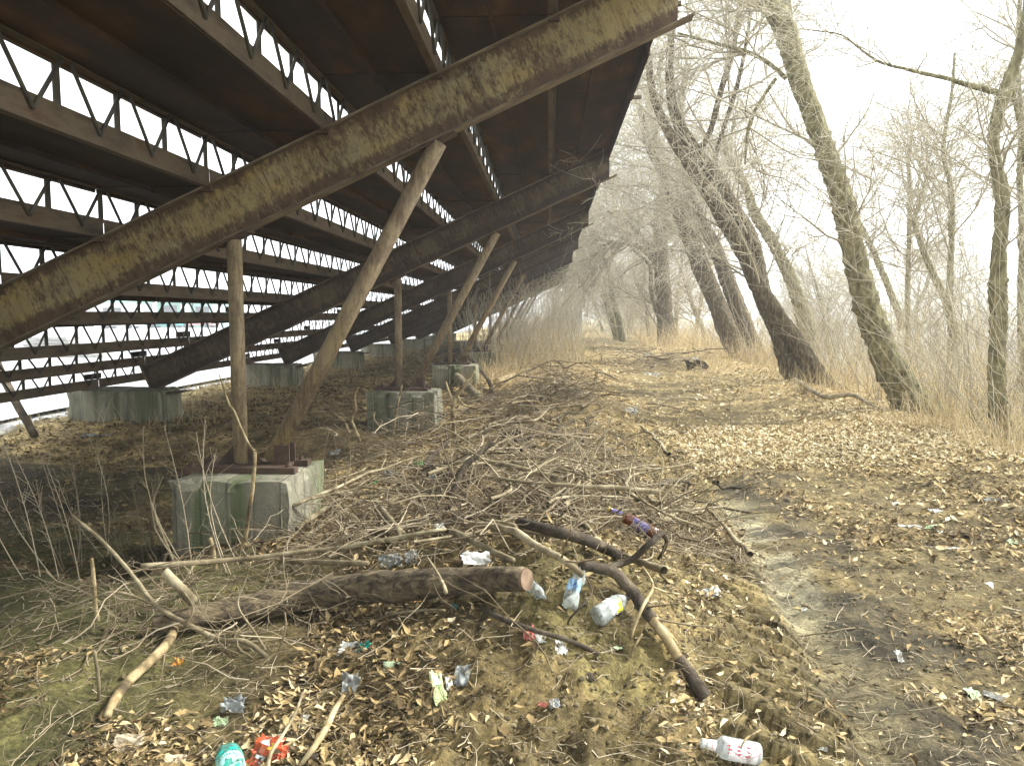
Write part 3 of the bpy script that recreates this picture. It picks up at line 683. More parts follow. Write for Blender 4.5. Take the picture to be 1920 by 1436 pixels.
# D: pair further along
tree('leaning tree beside the rubbish heap on the path, doubled by a thinner trunk behind',
     [([(1408, 682, 54), (1388, 668, 42), (1372, 640, 37), (1356, 600, 34), (1340, 560, 33), (1318, 508, 32), (1298, 455, 31), (1278, 405, 27), (1255, 355, 23), (1238, 318, 17), (1215, 270, 12), (1200, 200, 10)], 26.0),
      ([(1425, 690, 37), (1408, 640, 32), (1385, 580, 30), (1362, 520, 27), (1338, 462, 27), (1310, 410, 25), (1290, 350, 22), (1272, 280, 17), (1275, 200, 13), (1290, 120, 10)], 26.8)],
     26, dict(n1=70, n2=800, n3=5600, l1=(1.2, 5), l2=(.8, 2.8), l3=(.3, 1.4), rmax=.03, r3=.009, t0=.35, up=(.02, -.04, -.1)), seed=14, bark='bark2')
# E: the upright one
tree('upright tree right of the far path with a long limb bending left',
     [([(1252, 650, 45), (1249, 610, 32), (1245, 560, 29), (1241, 510, 28), (1237, 460, 28), (1238, 410, 25), (1246, 350, 21), (1240, 290, 16), (1222, 230, 11), (1210, 160, 9)], 36.0)],
     36, dict(n1=70, n2=800, n3=5600, l1=(1.5, 6), l2=(1, 3.6), l3=(.4, 2), rmax=.035, r3=.012, t0=.3, up=(0, -.05, -.1)), seed=15, bark='bark2',
     limbs=[([(1226, 478, 12), (1200, 440, 10), (1172, 415, 8), (1145, 400, 7), (1120, 393, 4)], 35.8), ([(1228, 490, 9), (1195, 462, 7), (1160, 455, 5), (1130, 460, 3)], 35.5)])
# F: far small leaning one at the end of the path
tree('small leaning tree at the far end of the path with a rusty brown foot',
     [([(1160, 622, 20), (1153, 608, 13), (1146, 585, 11), (1134, 560, 10), (1118, 530, 9), (1102, 505, 8), (1088, 480, 6), (1076, 440, 5)], 58.0)],
     58, dict(n1=50, n2=420, n3=2600, l1=(2, 6), l2=(1, 4), l3=(.6, 2), rmax=.04, r3=.018, t0=.3, up=(.05, 0, -.05)), seed=16)
# G: slimmer trees behind the thicket, seen against the white sky
for k, (pts, Y, lab) in enumerate([
    ([(1785, 640, 12), (1780, 560, 11), (1784, 460, 10), (1784, 370, 10), (1779, 330, 8), (1768, 290, 7), (1775, 230, 6), (1785, 170, 5), (1790, 100, 4)], 17, 'slim upright tree in the white sky just left of the right edge tree'),
    ([(1790, 620, 14), (1772, 560, 13), (1748, 510, 12), (1728, 460, 10), (1714, 415, 9), (1722, 390, 8), (1733, 350, 6), (1750, 300, 4)], 19, 'slim crooked tree leaning left with a kink, left of the slim upright one'),
    ([(1702, 640, 10), (1702, 540, 9), (1705, 440, 8), (1706, 350, 7), (1703, 300, 6), (1712, 240, 4)], 21, 'thin straight pale tree right of the big leaning trunk'),
    ([(1520, 640, 29), (1496, 560, 24), (1472, 500, 21), (1440, 440, 19), (1415, 400, 18), (1400, 355, 14), (1370, 300, 13), (1352, 250, 10)], 23, 'thin forked leaning tree between the twin trunk and the big leaning trunk'),
    ([(1690, 600, 12), (1650, 500, 11), (1622, 440, 10), (1600, 400, 9), (1560, 330, 7), (1520, 250, 5)], 26, 'faint leaning tree directly behind the big leaning trunk'),
    ([(1916, 700, 12), (1914, 560, 11), (1917, 430, 11), (1912, 330, 10), (1915, 230, 9), (1908, 120, 8), (1912, 0, 7)], 14, 'straight bluish grey tree cut by the right edge of the picture')]):
    tree(lab, [(pts, Y)], Y, dict(n1=32, n2=260, n3=1500, l1=(.8, 3.2), l2=(.5, 1.8), l3=(.25, .8), rmax=.02, r3=.005 * (Y / 18) ** .7, t0=.25, up=(.08, .03, 0)), seed=20 + k)
# H: the wood beyond, singly built
rng = np.random.RandomState(77)
far_specs = []
for k in range(18):
    Y = rng.uniform(34, 85); X = rng.uniform(2.5 + .02 * Y, 4 + .50 * Y) if k > 7 else rng.uniform(.02 * Y, .14 * Y) + (3 if Y < 60 else 0)
    if abs(X - (1.2 + .03 * Y)) < 1.6: X += 3.5
    n = 7; h = rng.uniform(6, 11) * (1 if k < 9 else .8); lean = rng.uniform(-.45, .15); t = np.linspace(0, 1, n)
    P = np.stack([X + lean * h * t ** 1.2 + .25 * rng.randn(n) * t, Y + .3 * rng.randn(n) * t, hz(X, Y) - .2 + h * t], 1); r = rng.uniform(.14, .26) * (1 - .85 * t)
    root = empty('bare_tree', (X, Y, hz(X, Y))); tag(root, 'bare tree standing in the pale hazy wood beyond the path', 'tree', 'bare trees of the hazy wood')
    inv = Matrix.Translation(-root.location)
    o = link('trunk', stem_mesh('trunk', P, r, 8, k, .08, 2), M['bark']); o.parent = root; o.matrix_parent_inverse = inv
    o = link('crown', crown([(P, r)], 30, 220, 1300, (1.2, 4), (.8, 2.4), (.5, 1.5), 200 + k, up=(.05, -.02, -.06), rmax=.04, r3=.014 * Y / 50, t0=.12), M['crown']); o.parent = root; o.matrix_parent_inverse = inv
#@@SHRUBS
# ------------------------------------------------------------------ thickets, reeds, dry grass
def stalks(name, X, Y, h, r, lean, N=5, wob=.12, sides=3, tint=(0, 1), seed=1, mat='reed', z0=0):
    rng = np.random.RandomState(seed); n = len(X); Z = height(X, Y) - .02 + z0
    d = np.stack([rng.randn(n) * lean, rng.randn(n) * lean, np.ones(n)], 1); out = [np.stack([X, Y, Z], 1)]
    for k in range(N - 1):
        d = d + rng.randn(n, 3) * wob; d[:, 2] = np.abs(d[:, 2]); dn = d / np.linalg.norm(d, axis=1, keepdims=True)
        out.append(out[-1] + dn * (h / (N - 1))[:, None])
    P = np.stack(out, 1); Rr = (r[:, None] if hasattr(r, '__len__') else np.full((n, 1), r)) * np.linspace(1, .35, N)[None]
    return P, Rr, rng
def put(name, parts, tint, mat, label=None, kind='stuff'):
    V, Q = merge(parts); o = link(name, npmesh(name, V, Q, tint=tint), M[mat]); tag(o, label, kind=kind); return o
def tn(P, sides, lo, hi, rng): return np.repeat(lo + (hi - lo) * rng.rand(len(P)), P.shape[1] * sides)
rng = np.random.RandomState(31)
def scatter(n, xf, y0, y1, power=1.0):
    Y = y0 * (y1 / y0) ** (rng.rand(n) ** power); lo, hi = xf(Y); return lo + (hi - lo) * rng.rand(n), Y
# reeds and grasses on the bank at the right
X, Y = scatter(7600, lambda y: (4.6 + .05 * y + .6 * (y < 9), 5.5 + .62 * y), 8.2, 45)
P, Rr, g = stalks('r', X, Y, .3 + 2.0 * rng.rand(len(X)) ** 2.0 + .015 * Y, .0022 + .00013 * Y, .34, N=6, wob=.24, seed=32)
put('reed_thicket', [tubes(P, Rr, 3)], tn(P, 3, .1, 1, g), 'reed', 'dense dry reeds and shoots on the bank behind the leaning trees')
# long bare shoots of willow brush, arching
X, Y = scatter(2500, lambda y: (4.6 + .05 * y, 5.5 + .6 * y), 7.8, 40)
P, Rr, g = stalks('w', X, Y, 1.5 + 3.2 * rng.rand(len(X)), .003 + .00018 * Y, .42, N=8, wob=.20, seed=33)
P2, R2 = grow(P, Rr, 9000, (.3, 1.3), (.3, .8), 4, .1, .2, .6, .2, .004, g); R2 = np.maximum(R2, .0022)
put('willow_brush', [tubes(P, Rr, 4), tubes(P2, R2, 3)], np.concatenate([tn(P, 4, .15, .7, g), tn(P2, 3, .3, .9, g)]), 'crown', 'tangle of bare arching shoots behind the leaning trees')
# tan stems round the far path and on the dirt ridge beside the stand
X, Y = scatter(6500, lambda y: (-1.9 - .02 * y, .45 + .026 * y), 16.5, 60)
X2, Y2 = scatter(5000, lambda y: (2.6 + .055 * y, 5.0 + .16 * y), 19, 70); X = np.r_[X, X2]; Y = np.r_[Y, Y2]
hh = (.15 + 1.1 * rng.rand(len(X)) ** 2.4) * (.45 + .8 * sst(17, 30, Y)) 
P, Rr, g = stalks('t', X, Y, hh + .1, .0016 + .00014 * Y, .34, wob=.24, seed=34)
put('dry_grass_ridge', [tubes(P, Rr, 3)], tn(P, 3, .2, 1, g), 'reed', 'tan dry grass on the ridge beside the stand and along the far path')
X, Y = scatter(900, lambda y: (-2.2 - .02 * y, .7 + .02 * y), 22, 60)
P, Rr, g = stalks('t', X, Y, 1.2 + 1.8 * rng.rand(len(X)), .003 + .00015 * Y, .16, N=6, seed=35)
P2, R2 = grow(P, Rr, 2200, (.3, 1), (.3, .7), 4, .15, .15, .6, .3, .004, g); R2 = np.maximum(R2, .004)
put('pale_shoots', [tubes(P, Rr, 3), tubes(P2, R2, 3)], np.concatenate([tn(P, 3, .4, 1, g), tn(P2, 3, .5, 1, g)]), 'crown', 'pale bare shoots growing beside the far end of the stand')
# low dry stems by the yard
X, Y = scatter(1500, lambda y: (-8.0 + 0 * y, -4.6 - .02 * y), 10.5, 40)
P, Rr, g = stalks('t', X, Y, .15 + .5 * rng.rand(len(X)) ** 2, .0025 + .0001 * Y, .35, seed=36)
put('dry_weeds', [tubes(P, Rr, 3)], tn(P, 3, .1, .8, g), 'reed', 'thin dry weeds along the yard edge under the stand')
# hanging fine twig curtain between the crowns: far brush wall closing the wood
X = rng.uniform(4, 60, 1900); Y = rng.uniform(48, 100, 1900); X = np.where(rng.rand(1900) < .4, rng.uniform(.0, .14, 1900) * Y, X)
X = np.where(np.abs(X - (1.2 + .03 * Y)) < 1.3, X + 5, X)
P, Rr, g = stalks('f', X, Y, 1.0 + 4.2 * rng.rand(len(X)) ** 2 + 2.5 * (X < .14 * Y) * rng.rand(len(X)), .018, .25, N=7, wob=.16, seed=37)
P2, R2 = grow(P, Rr, 6500, (.8, 2.4), (.4, 1), 5, .03, .3, .7, .15, .015, g); R2 = np.maximum(R2, .008)
put('far_brush', [tubes(P, Rr, 3), tubes(P2, R2, 3)], np.concatenate([tn(P, 3, .1, .9, g), tn(P2, 3, .2, 1, g)]), 'crown', 'far hazy mass of bare brush closing the wood')
# tussocks at the tree feet
for k, (px, py, n, h, lab) in enumerate([(1730, 800, 260, .55, 'tuft of dry stems round the foot of the big leaning tree'), (1885, 845, 320, .6, 'tuft of grey dry stems round the foot of the right edge tree'),
        (1410, 680, 220, .9, 'tuft of tan stems at the foot of the doubled leaning tree'), (1530, 735, 200, .6, 'tuft of tan stems at the foot of the twin stemmed tree'), (1262, 650, 220, 1.2, 'tuft of tan stems at the foot of the upright tree')]):
    c = G(px, py); s = .25 + c.y * .012; X = c.x + g.randn(n) * s; Y = c.y - .1 + g.randn(n) * s * .7
    P, Rr, g2 = stalks('t', X, Y, h * (.35 + .65 * g.rand(n)), .002 + .0001 * c.y, .3, seed=60 + k)
    V, Q = tubes(P, Rr, 3); o = link('dry_tuft', npmesh('dry_tuft', V, Q, tint=tn(P, 3, .2, 1, g2)), M['reed']); tag(o, lab, kind='stuff')
#@@PILE
# ------------------------------------------------------------------ branches and logs
def branch(label, pts, mat='stick', name='branch', lift=None, sides=9, forks=(), cat='branch', cuts=True, group=None, twigs=0, knot=.10, planey=None, seed=0):
    """pts: (px, py, width px[, lift m]); laid on the measured ground"""
    def line(pts, planey=None):
        out = []
        for i, q in enumerate(pts):
            l = q[3] if len(q) > 3 else .03
            if planey is not None: p = atY(q[0], q[1], planey + (q[3] if len(q) > 3 else 0))
            else: p = G(q[0], q[1], l)
            out.append((p.x, p.y, p.z, max(.0025, q[2] * p.y / F / 2)))
        return np.array(out)
    A = line(pts, planey)
    c0 = Vector([float(q) for q in A[0][:3]]); root = empty(name, c0) if (forks or twigs or cuts) else None
    inv = Matrix.Translation(-c0)
    def limb(A, nm, mt, sides):
        n = max(6, len(A) * 5); C = catmull(A, n); rg = np.random.RandomState(seed + len(A))
        C[:, :3] += np.cumsum(rg.randn(n, 3) * C[:, 3:4] * .10, 0) * np.linspace(0, 1, n)[:, None] * np.linspace(1, 0, n)[:, None] * 2
        # close both ends with a short rounded cap
        Pm = C[:, :3]; r = C[:, 3]
        Pm = np.vstack([Pm[0] - (Pm[1] - Pm[0]) * .02, Pm, Pm[-1] + (Pm[-1] - Pm[-2]) * .02]); r = np.r_[r[0] * .05, r, r[-1] * .05]
        if name == 'log' and sides > 15:
            Cc = catmull(np.c_[Pm, r], 150); Pm = Cc[:, :3]; r = np.maximum(Cc[:, 3], 1e-4); sides = 56
            V, Q = tubes(Pm[None], r[None], sides); V = V.reshape(-1, sides, 3); u = np.linspace(0, 14, len(Pm))[:, None]; a_ = np.arange(sides)[None] * 2 * np.pi / sides
            kk = 1 + .22 * (fbm(u * .6 + np.cos(a_), np.sin(a_) * 1.4 + 5, 3, 2) - .5) - .30 * np.clip(.12 - np.abs(fbm(u * 1.1 + 0 * a_, np.minimum(a_, 2 * np.pi - a_) * 4.5, 33, 4) - .5), 0, 1) ** 1 * 1.6
            V = (Pm[:, None] + (V - Pm[:, None]) * kk[..., None]).reshape(-1, 3); return npmesh(nm, V, Q, smooth=True), C
        V, Q = tubes(Pm[None], r[None], sides, knot, rg); return npmesh(nm, V, Q, smooth=True), C
    me, C = limb(A, 'stem', mat, sides)
    if root is None:
        o = link(name, me, M[mat]); tag(o, label, cat, group); return o
    tag(root, label, cat, group)
    def ch(nm, me, mt):
        o = link(nm, me, M[mt]); o.parent = root; o.matrix_parent_inverse = inv; return o
    ch('stem', me, mat)
    for f in forks:
        me, C2 = limb(line(f, planey), 'fork', mat, 6); ch('fork', me, mat)
    if twigs:
        rg = np.random.RandomState(seed + 3); P, Rr = grow(C[None, :, :3], C[None, :, 3], twigs, (.12, .5), (.4, 1.0), 5, .05, .2, .5, .15, .006, rg); V, Q = tubes(P, np.maximum(Rr, .0018), 3)
        o = ch('twigs', npmesh('twigs', V, Q, tint=np.full(len(V), .55)), 'twig'); o['kind'] = 'stuff'
    return root
B = branch
lg = B('long thick dark log lying across the front of the brush heap, reddish sawn right end', [(284, 1170, 32, .05), (330, 1166, 44, .06), (420, 1148, 48, .07), (520, 1130, 56, .08), (600, 1118, 58, .09), (700, 1108, 60, .10), (800, 1098, 58, .10), (900, 1088, 48, .10), (960, 1086, 46, .10), (984, 1086, 45, .10)], 'log', 'log', sides=22, cat='log', knot=.14)
# sawn faces of the log
p0 = G(986, 1086, .10); p1 = G(960, 1086, .10); dd = (p0 - p1).normalized(); m = MB(); rr = 45 * p0.y / F / 2 * .93
m.tube(p0 + dd * .0 - dd * .012, p0 + dd * .007, rr, 22); o = m.build('sawn_end', M['cut'], lg); o.matrix_parent_inverse = Matrix.Translation(-lg.location)
B('short grey stub of limb standing up against the left part of the thick log', [(308, 1070, 17, .30), (335, 1098, 20, .24), (362, 1128, 22, .15)], 'stick', seed=1)
B('crooked broken limb with bare yellow wood under the left log end', [(328, 1178, 18, .05), (312, 1210, 20, .06), (280, 1242, 20, .05), (245, 1275, 21, .05), (215, 1315, 20, .04), (200, 1345, 16, .02)], 'stick_pale', seed=2, twigs=2)
B('long pale pole lying from left to right in front of the near concrete block', [(264, 1060, 9, .22), (340, 1056, 10, .2), (430, 1050, 10, .2), (560, 1036, 9, .2), (650, 1026, 9, .18), (742, 1010, 9, .17), (790, 1000, 8, .15), (835, 992, 7, .12)], 'stick', seed=3, twigs=5)
B('smooth grey pole ending bluntly at the middle of the thick log', [(530, 1050, 11, .12), (600, 1054, 11, .13), (690, 1056, 11, .13)], 'stick', seed=4)
B('straight grey pole sloping up to the right beside the near concrete block', [(555, 992, 10, .05), (600, 960, 10, .1), (650, 928, 9, .15), (706, 892, 8, .2)], 'stick', seed=5, twigs=3)
B('brown pole running parallel below the straight grey pole', [(562, 1012, 7, .05), (610, 980, 8, .08), (658, 948, 8, .12), (700, 932, 8, .14), (740, 918, 8, .14), (784, 907, 8, .14)], 'stick', seed=6, twigs=3)
B('Y shaped grey branch with a knotted lower end in the heap', [(753, 1014, 10, .04), (744, 990, 11, .08), (722, 962, 11, .1), (708, 942, 9, .12), (704, 935, 7, .12), (712, 930, 4, .14), (724, 922, 3, .15)], 'stick', seed=7, forks=[[(716, 953, 9, .11), (740, 936, 7, .12), (775, 913, 6, .13)], [(744, 988, 9, .08), (758, 1000, 8, .05)]])
B('tall leaning stick rising from the heap with a yellow broken tip', [(832, 1040, 18, -.0), (841, 974, 17, .0), (852, 916, 15, 0.05), (862, 885, 13, .08), (876, 866, 12, .1), (909, 841, 10, .15), (926, 829, 9, .17)], 'stick_dark', planey=4.75, seed=8, twigs=4, forks=[[(842, 970, 6, 0), (862, 950, 5, .02), (874, 925, 4, .03)]])
B('long grey bent branch sagging across the right half of the heap', [(858, 974, 11, .12), (880, 982, 12, .13), (912, 986, 13, .15), (958, 996, 14, .16), (972, 1002, 15, .16), (1010, 1028, 14, .17), (1059, 1052, 14, .17), (1092, 1078, 12, .14)], 'stick', seed=9, forks=[[(970, 1000, 7, .17), (964, 985, 7, .19), (940, 979, 5, .2), (905, 974, 4, .2)]], twigs=4)
B('thick branch down the right face of the dirt ridge, peeled in the middle', [(1090, 1058, 20, .12), (1125, 1064, 22, .12), (1152, 1072, 23, .11), (1180, 1100, 24, .09), (1204, 1136, 24, .07), (1225, 1162, 23, .06)], 'stick_dark', seed=10, twigs=4, forks=[[(1222, 1158, 24, .06), (1243, 1186, 22, .05), (1260, 1214, 21, .05), (1274, 1236, 22, .05)], [(1272, 1233, 24, .05), (1290, 1260, 27, .05), (1308, 1286, 29, .05), (1322, 1308, 30, .04)]])
for o in list(bpy.data.objects):
    if o.get('label', '').startswith('thick branch down'):
        c = sorted([c for c in o.children if c.name.startswith('fork')], key=lambda c: c.name)[0]
        c.data.materials.clear(); c.data.materials.append(M['stick_pale']); c.name = 'peeled_length'
B('dark mossy log half buried above the long bent branch', [(975, 978, 18, .06), (1020, 990, 22, .08), (1085, 1006, 23, .08), (1130, 1026, 22, .06), (1160, 1040, 18, .03)], 'stick_dark', 'log', cat='log', seed=11)
B('dark stick with a hooked top poking up at the right end of the heap', [(1140, 1064, 14, .05), (1165, 1058, 13, .08), (1191, 1046, 13, .12), (1218, 1022, 12, .2), (1241, 998, 12, .26)], 'stick_dark', seed=12, forks=[[(1241, 998, 10, .26), (1250, 1014, 8, .2), (1243, 1034, 7, .13), (1234, 1048, 6, .08)]])
B('brown branch running from the middle of the heap down to the log end', [(844, 992, 12, .08), (886, 1015, 13, .1), (925, 1036, 13, .1), (962, 1050, 11, .08)], 'stick', seed=13, twigs=3)
B('short pale curved stick above the dark half buried log', [(1059, 916, 8, .06), (1066, 930, 8, .07), (1074, 950, 7, .06), (1088, 975, 5, .03)], 'stick', seed=14)
B('black curved root arching in the middle of the heap', [(800, 912, 12, .05), (796, 890, 13, .1), (803, 866, 12, .14), (818, 848, 10, .15), (838, 830, 8, .12)], 'stick_dark', 'root', cat='root', seed=15)
B('short black log behind the tall leaning stick', [(800, 876, 18, .08), (830, 886, 22, .09), (857, 900, 22, .08), (878, 908, 18, .05)], 'stick_dark', 'log', cat='log', seed=16)
B('long thin branch arching across the back of the heap', [(826, 832, 8, .05), (872, 822, 8, .08), (925, 803, 7, .12), (965, 793, 6, .14), (1003, 788, 5, .15), (1020, 775, 4, .16), (1030, 764, 3, .16)], 'stick', seed=17, forks=[[(1010, 785, 4, .15), (1035, 795, 4, .1), (1070, 805, 3, .06)]], twigs=5)
B('brown log lying at the back of the heap below the arching branch', [(945, 818, 10, .04), (975, 808, 13, .05), (1005, 803, 13, .04)], 'stick_dark', 'log', cat='log', seed=18)
B('fallen trunk with a cut end leaning down towards the second heap', [(786, 668, 9, .35), (800, 684, 14, .32), (844, 699, 16, .26), (880, 730, 18, .15), (904, 752, 20, .07)], 'stick', 'fallen_trunk', cat='fallen trunk', seed=19, twigs=8)
B('bent branch beside the fallen trunk with a pale lower end', [(818, 664, 6, .35), (840, 657, 7, .42), (856, 658, 8, .42), (882, 674, 8, .36), (903, 698, 7, .22), (918, 718, 8, .12), (922, 736, 8, .04)], 'stick_dark', seed=20, twigs=8)
B('short cut log lying on the second heap of earth', [(930, 716, 12, .08), (945, 710, 13, .08), (962, 704, 12, .06)], 'stick_pale', 'log', cat='log', seed=21)
B('pale forked sapling standing between the second concrete block and the heap', [(853, 818, 7, 0), (849, 776, 8, 0), (852, 752, 8, 0), (862, 733, 7, .02), (878, 712, 5, .04), (891, 696, 4, .05)], 'stick_pale', 'sapling', cat='sapling', planey=8.4, seed=22, forks=[[(851, 756, 6, 0), (842, 735, 5, 0), (836, 715, 3, 0)], [(856, 742, 5, 0), (872, 760, 4, -.05), (905, 770, 3, -.1)]], twigs=5)
B('long grey twig slanting across the left foreground over the thick log', [(134, 966, 6, .36), (190, 1013, 7, .32), (248, 1078, 8, .25), (292, 1134, 9, .2), (354, 1172, 10, .13), (412, 1199, 10, .08), (461, 1203, 10, .05), (514, 1243, 9, .02), (538, 1262, 6, .0)], 'stick', planey=3.2, seed=23, forks=[[(292, 1134, 6, .2), (221, 1110, 5, .2), (168, 1123, 4, .18), (44, 1172, 3, .15)], [(350, 1172, 6, .13), (362, 1140, 5, .15), (345, 1110, 5, .17)]], twigs=8)
B('broken upright stick with a split top in the left foreground', [(190, 1192, 9, 0), (180, 1140, 8, 0), (177, 1105, 9, 0), (172, 1046, 7, 0)], 'stick_pale', planey=3.55, seed=24)
B('thin upright stick standing below the broken one in the left foreground', [(181, 1352, 6, 0), (186, 1290, 7, 0), (177, 1220, 7, 0)], 'stick', planey=2.85, seed=25)
B('pale twig rising in front of the near concrete block, forked above the pipe feet', [(441, 1052, 8, 0), (455, 1020, 8, 0), (461, 1005, 8, 0), (470, 950, 8, 0), (474, 922, 8, 0), (478, 870, 7, 0), (478, 846, 7, 0)], 'stick_pale', 'sapling', cat='sapling', planey=4.72, seed=26,
  forks=[[(478, 846, 6, 0), (468, 835, 5, 0), (452, 800, 4, 0), (440, 770, 4, 0), (431, 758, 4, 0), (418, 722, 3, 0), (410, 700, 2, 0)], [(478, 846, 5, 0), (492, 841, 4, 0)]])
B('brown stick leaning left at the left side of the near concrete block', [(324, 1050, 6, 0), (306, 1004, 6, 0), (292, 970, 5, 0), (283, 942, 6, 0)], 'stick', planey=4.7, seed=27)
B('short broken stump of a stick standing by the near concrete block', [(404, 1068, 9, 0), (400, 1035, 10, 0), (394, 1008, 8, 0)], 'stick_pale', planey=4.5, seed=28)
B('split pale splinter of wood standing at the bottom of the picture', [(561, 1436, 8, .02), (590, 1398, 13, .05), (613, 1362, 13, .08), (628, 1330, 12, .1), (645, 1302, 8, .12)], 'stick_pale', 'splinter', cat='splintered wood', seed=29, forks=[[(618, 1352, 6, .08), (640, 1362, 4, .05), (662, 1374, 3, .03)]])
B('smooth grey brown stick crossing in front of the orange wrapper', [(500, 1450, 8, .08), (508, 1412, 8, .1), (530, 1378, 7, .1), (555, 1334, 6, .1), (568, 1298, 5, .08)], 'stick', seed=30)
B('thin forked twig right of the left foreground twig', [(509, 1236, 4, 0), (478, 1185, 5, 0), (447, 1134, 4, 0), (460, 1090, 3, 0), (470, 1055, 3, 0)], 'stick', planey=3.3, seed=31)
B('thin twig rising from the end of the long grey twig', [(514, 1243, 5, 0), (530, 1200, 4, 0), (536, 1170, 4, 0), (534, 1148, 3, 0)], 'stick', planey=3.2, seed=32)
B('pale thin stick lying below the middle of the thick log', [(706, 1162, 5, .03), (743, 1150, 6, .05), (790, 1145, 6, .05), (834, 1144, 5, .03)], 'stick', seed=33, forks=[[(716, 1158, 4, .03), (712, 1140, 4, .05), (706, 1130, 3, .06)]])
B('dark branch lying on the bare earth below the plastic bottles', [(902, 1138, 10, .03), (940, 1160, 11, .03), (979, 1175, 11, .03), (1030, 1190, 10, .02), (1080, 1206, 10, .02), (1122, 1226, 8, .01)], 'stick_dark', seed=34, forks=[[(918, 1146, 5, .04), (935, 1134, 5, .05), (948, 1124, 4, .06)], [(910, 1143, 5, .03), (900, 1165, 4, .01), (893, 1180, 3, .0)]])
B('whitish bent twig over the peeled branch', [(1183, 1200, 5, .10), (1190, 1173, 6, .14), (1206, 1135, 7, .18), (1224, 1100, 6, .18), (1218, 1080, 4, .16), (1205, 1062, 3, .14)], 'stick_pale', seed=35, forks=[[(1224, 1100, 4, .18), (1250, 1110, 4, .14), (1280, 1114, 3, .1)]])
B('tiny whitish twig on the earth under the bent one', [(1182, 1233, 5, .02), (1190, 1212, 5, .05), (1204, 1188, 5, .06)], 'stick_pale', seed=36)
B('thin stick looped over the bottles', [(1065, 1170, 4, .06), (1068, 1160, 4, .1), (1090, 1135, 4, .14), (1110, 1110, 3, .12), (1098, 1080, 3, .12)], 'stick_dark', seed=37)
B('split grey wedge of wood leaning on the thick log', [(836, 1110, 9, .22), (826, 1085, 7, .22), (812, 1060, 5, .24), (800, 1042, 2, .26)], 'stick', 'splinter', cat='splintered wood', seed=38)
B('long bare root snaking from the twin stemmed tree to the big tree', [(1490, 712, 9, .08), (1515, 728, 9, .1), (1548, 744, 9, .1), (1580, 740, 9, .14), (1605, 742, 8, .14), (1628, 756, 6, .06), (1650, 768, 4, .02)], 'stick', 'root', cat='root', seed=39, twigs=12)
B('thin twig lying on the wet track beside the white glass bottle', [(1385, 1440, 4, .03), (1388, 1410, 4, .08), (1398, 1385, 4, .1), (1425, 1368, 4, .06)], 'stick_pale', seed=40)
B('steel bar leaning on the yard edge at the far left', [(66, 818, 15, 0), (40, 768, 15, 0), (16, 722, 16, 0), (-8, 676, 16, 0)], 'stick_dark', 'leaning_bar', cat='bar', planey=10.3, seed=41)
B('low stick bridging the back of the second heap', [(955, 690, 6, .1), (1000, 686, 6, .12), (1050, 688, 5, .1), (1085, 694, 4, .05)], 'stick', seed=42, twigs=6)
B('grey stick on the slope of the second heap', [(1070, 700, 5, .06), (1030, 722, 6, .08), (1010, 735, 5, .06)], 'stick', seed=43, twigs=3)
B('dark dead stem in front of the third concrete block', [(855, 690, 5, .05), (868, 665, 5, .2), (872, 640, 4, .35)], 'stick_dark', 'sapling', cat='sapling', seed=44, twigs=8)
# whitish saplings under the stand by the second block
for k, (a, lab) in enumerate([([(675, 828, 6, 0), (664, 800, 6, 0), (660, 785, 6, 0), (668, 766, 5, 0), (665, 745, 4, 0), (672, 725, 3, 0)], 'whitish branching sapling just left of the second concrete block'),
                              ([(655, 812, 5, 0), (645, 790, 5, 0), (628, 778, 4, 0), (600, 770, 3, 0)], 'low whitish sapling bending left beside the second block'),
                              ([(736, 830, 5, 0), (740, 790, 5, 0), (748, 750, 4, 0), (754, 722, 3, 0)], 'thin sapling in front of the second concrete block'),
                              ([(775, 800, 4, 0), (790, 775, 4, 0), (800, 762, 3, 0)], 'thin leaning sapling at the right corner of the second block')]):
    B(lab, a, 'stick_pale', 'sapling', cat='sapling', planey=9.3 + .2 * k, seed=50 + k, twigs=7)
# stalks of dead weeds at the left
rng = np.random.RandomState(91)
for k in range(14):
    px = [30, 70, 110, 155, 205, 235, 270, 300, 345, 385, 135, 250, 60, 190][k]; py = 1085 - (k % 4) * 12
    b = G(px + 40, py); P = []; Rr = []
    for q in range(rng.randint(2, 4)):
        h = rng.uniform(.45, 1.0); d = np.array([rng.uniform(-.45, -.05), rng.uniform(-.2, .2), 1.0]); n = 7; t = np.linspace(0, 1, n)[:, None]
        P.append(np.array(b) + rng.randn(3) * [.05, .05, 0] + d / np.linalg.norm(d) * h * t + np.array([.08, 0, .0]) * np.sin(t * 3) * rng.randn() + [0, 0, -.03]); Rr.append(np.linspace(.0042, .0015, n))
    P = np.array(P); Rr = np.array(Rr); P2, R2 = grow(P, Rr, 12 * len(P), (.03, .16), (.4, .9), 4, .1, .15, .8, .25, .002, rng)
    V, Q = merge([tubes(P, Rr, 4), tubes(P2, R2, 3)]); o = link('weed_stalk', npmesh('weed_stalk', V, Q, tint=np.full(len(V), rng.uniform(.3, .9))), M['twig'])
    o.data.transform(Matrix.Translation(-b)); o.location = b; tag(o, 'thin dead weed with upright budded stalks in front of the dark hollow at the left', 'weed', 'dead weeds at the left')
rng = np.random.RandomState(8)
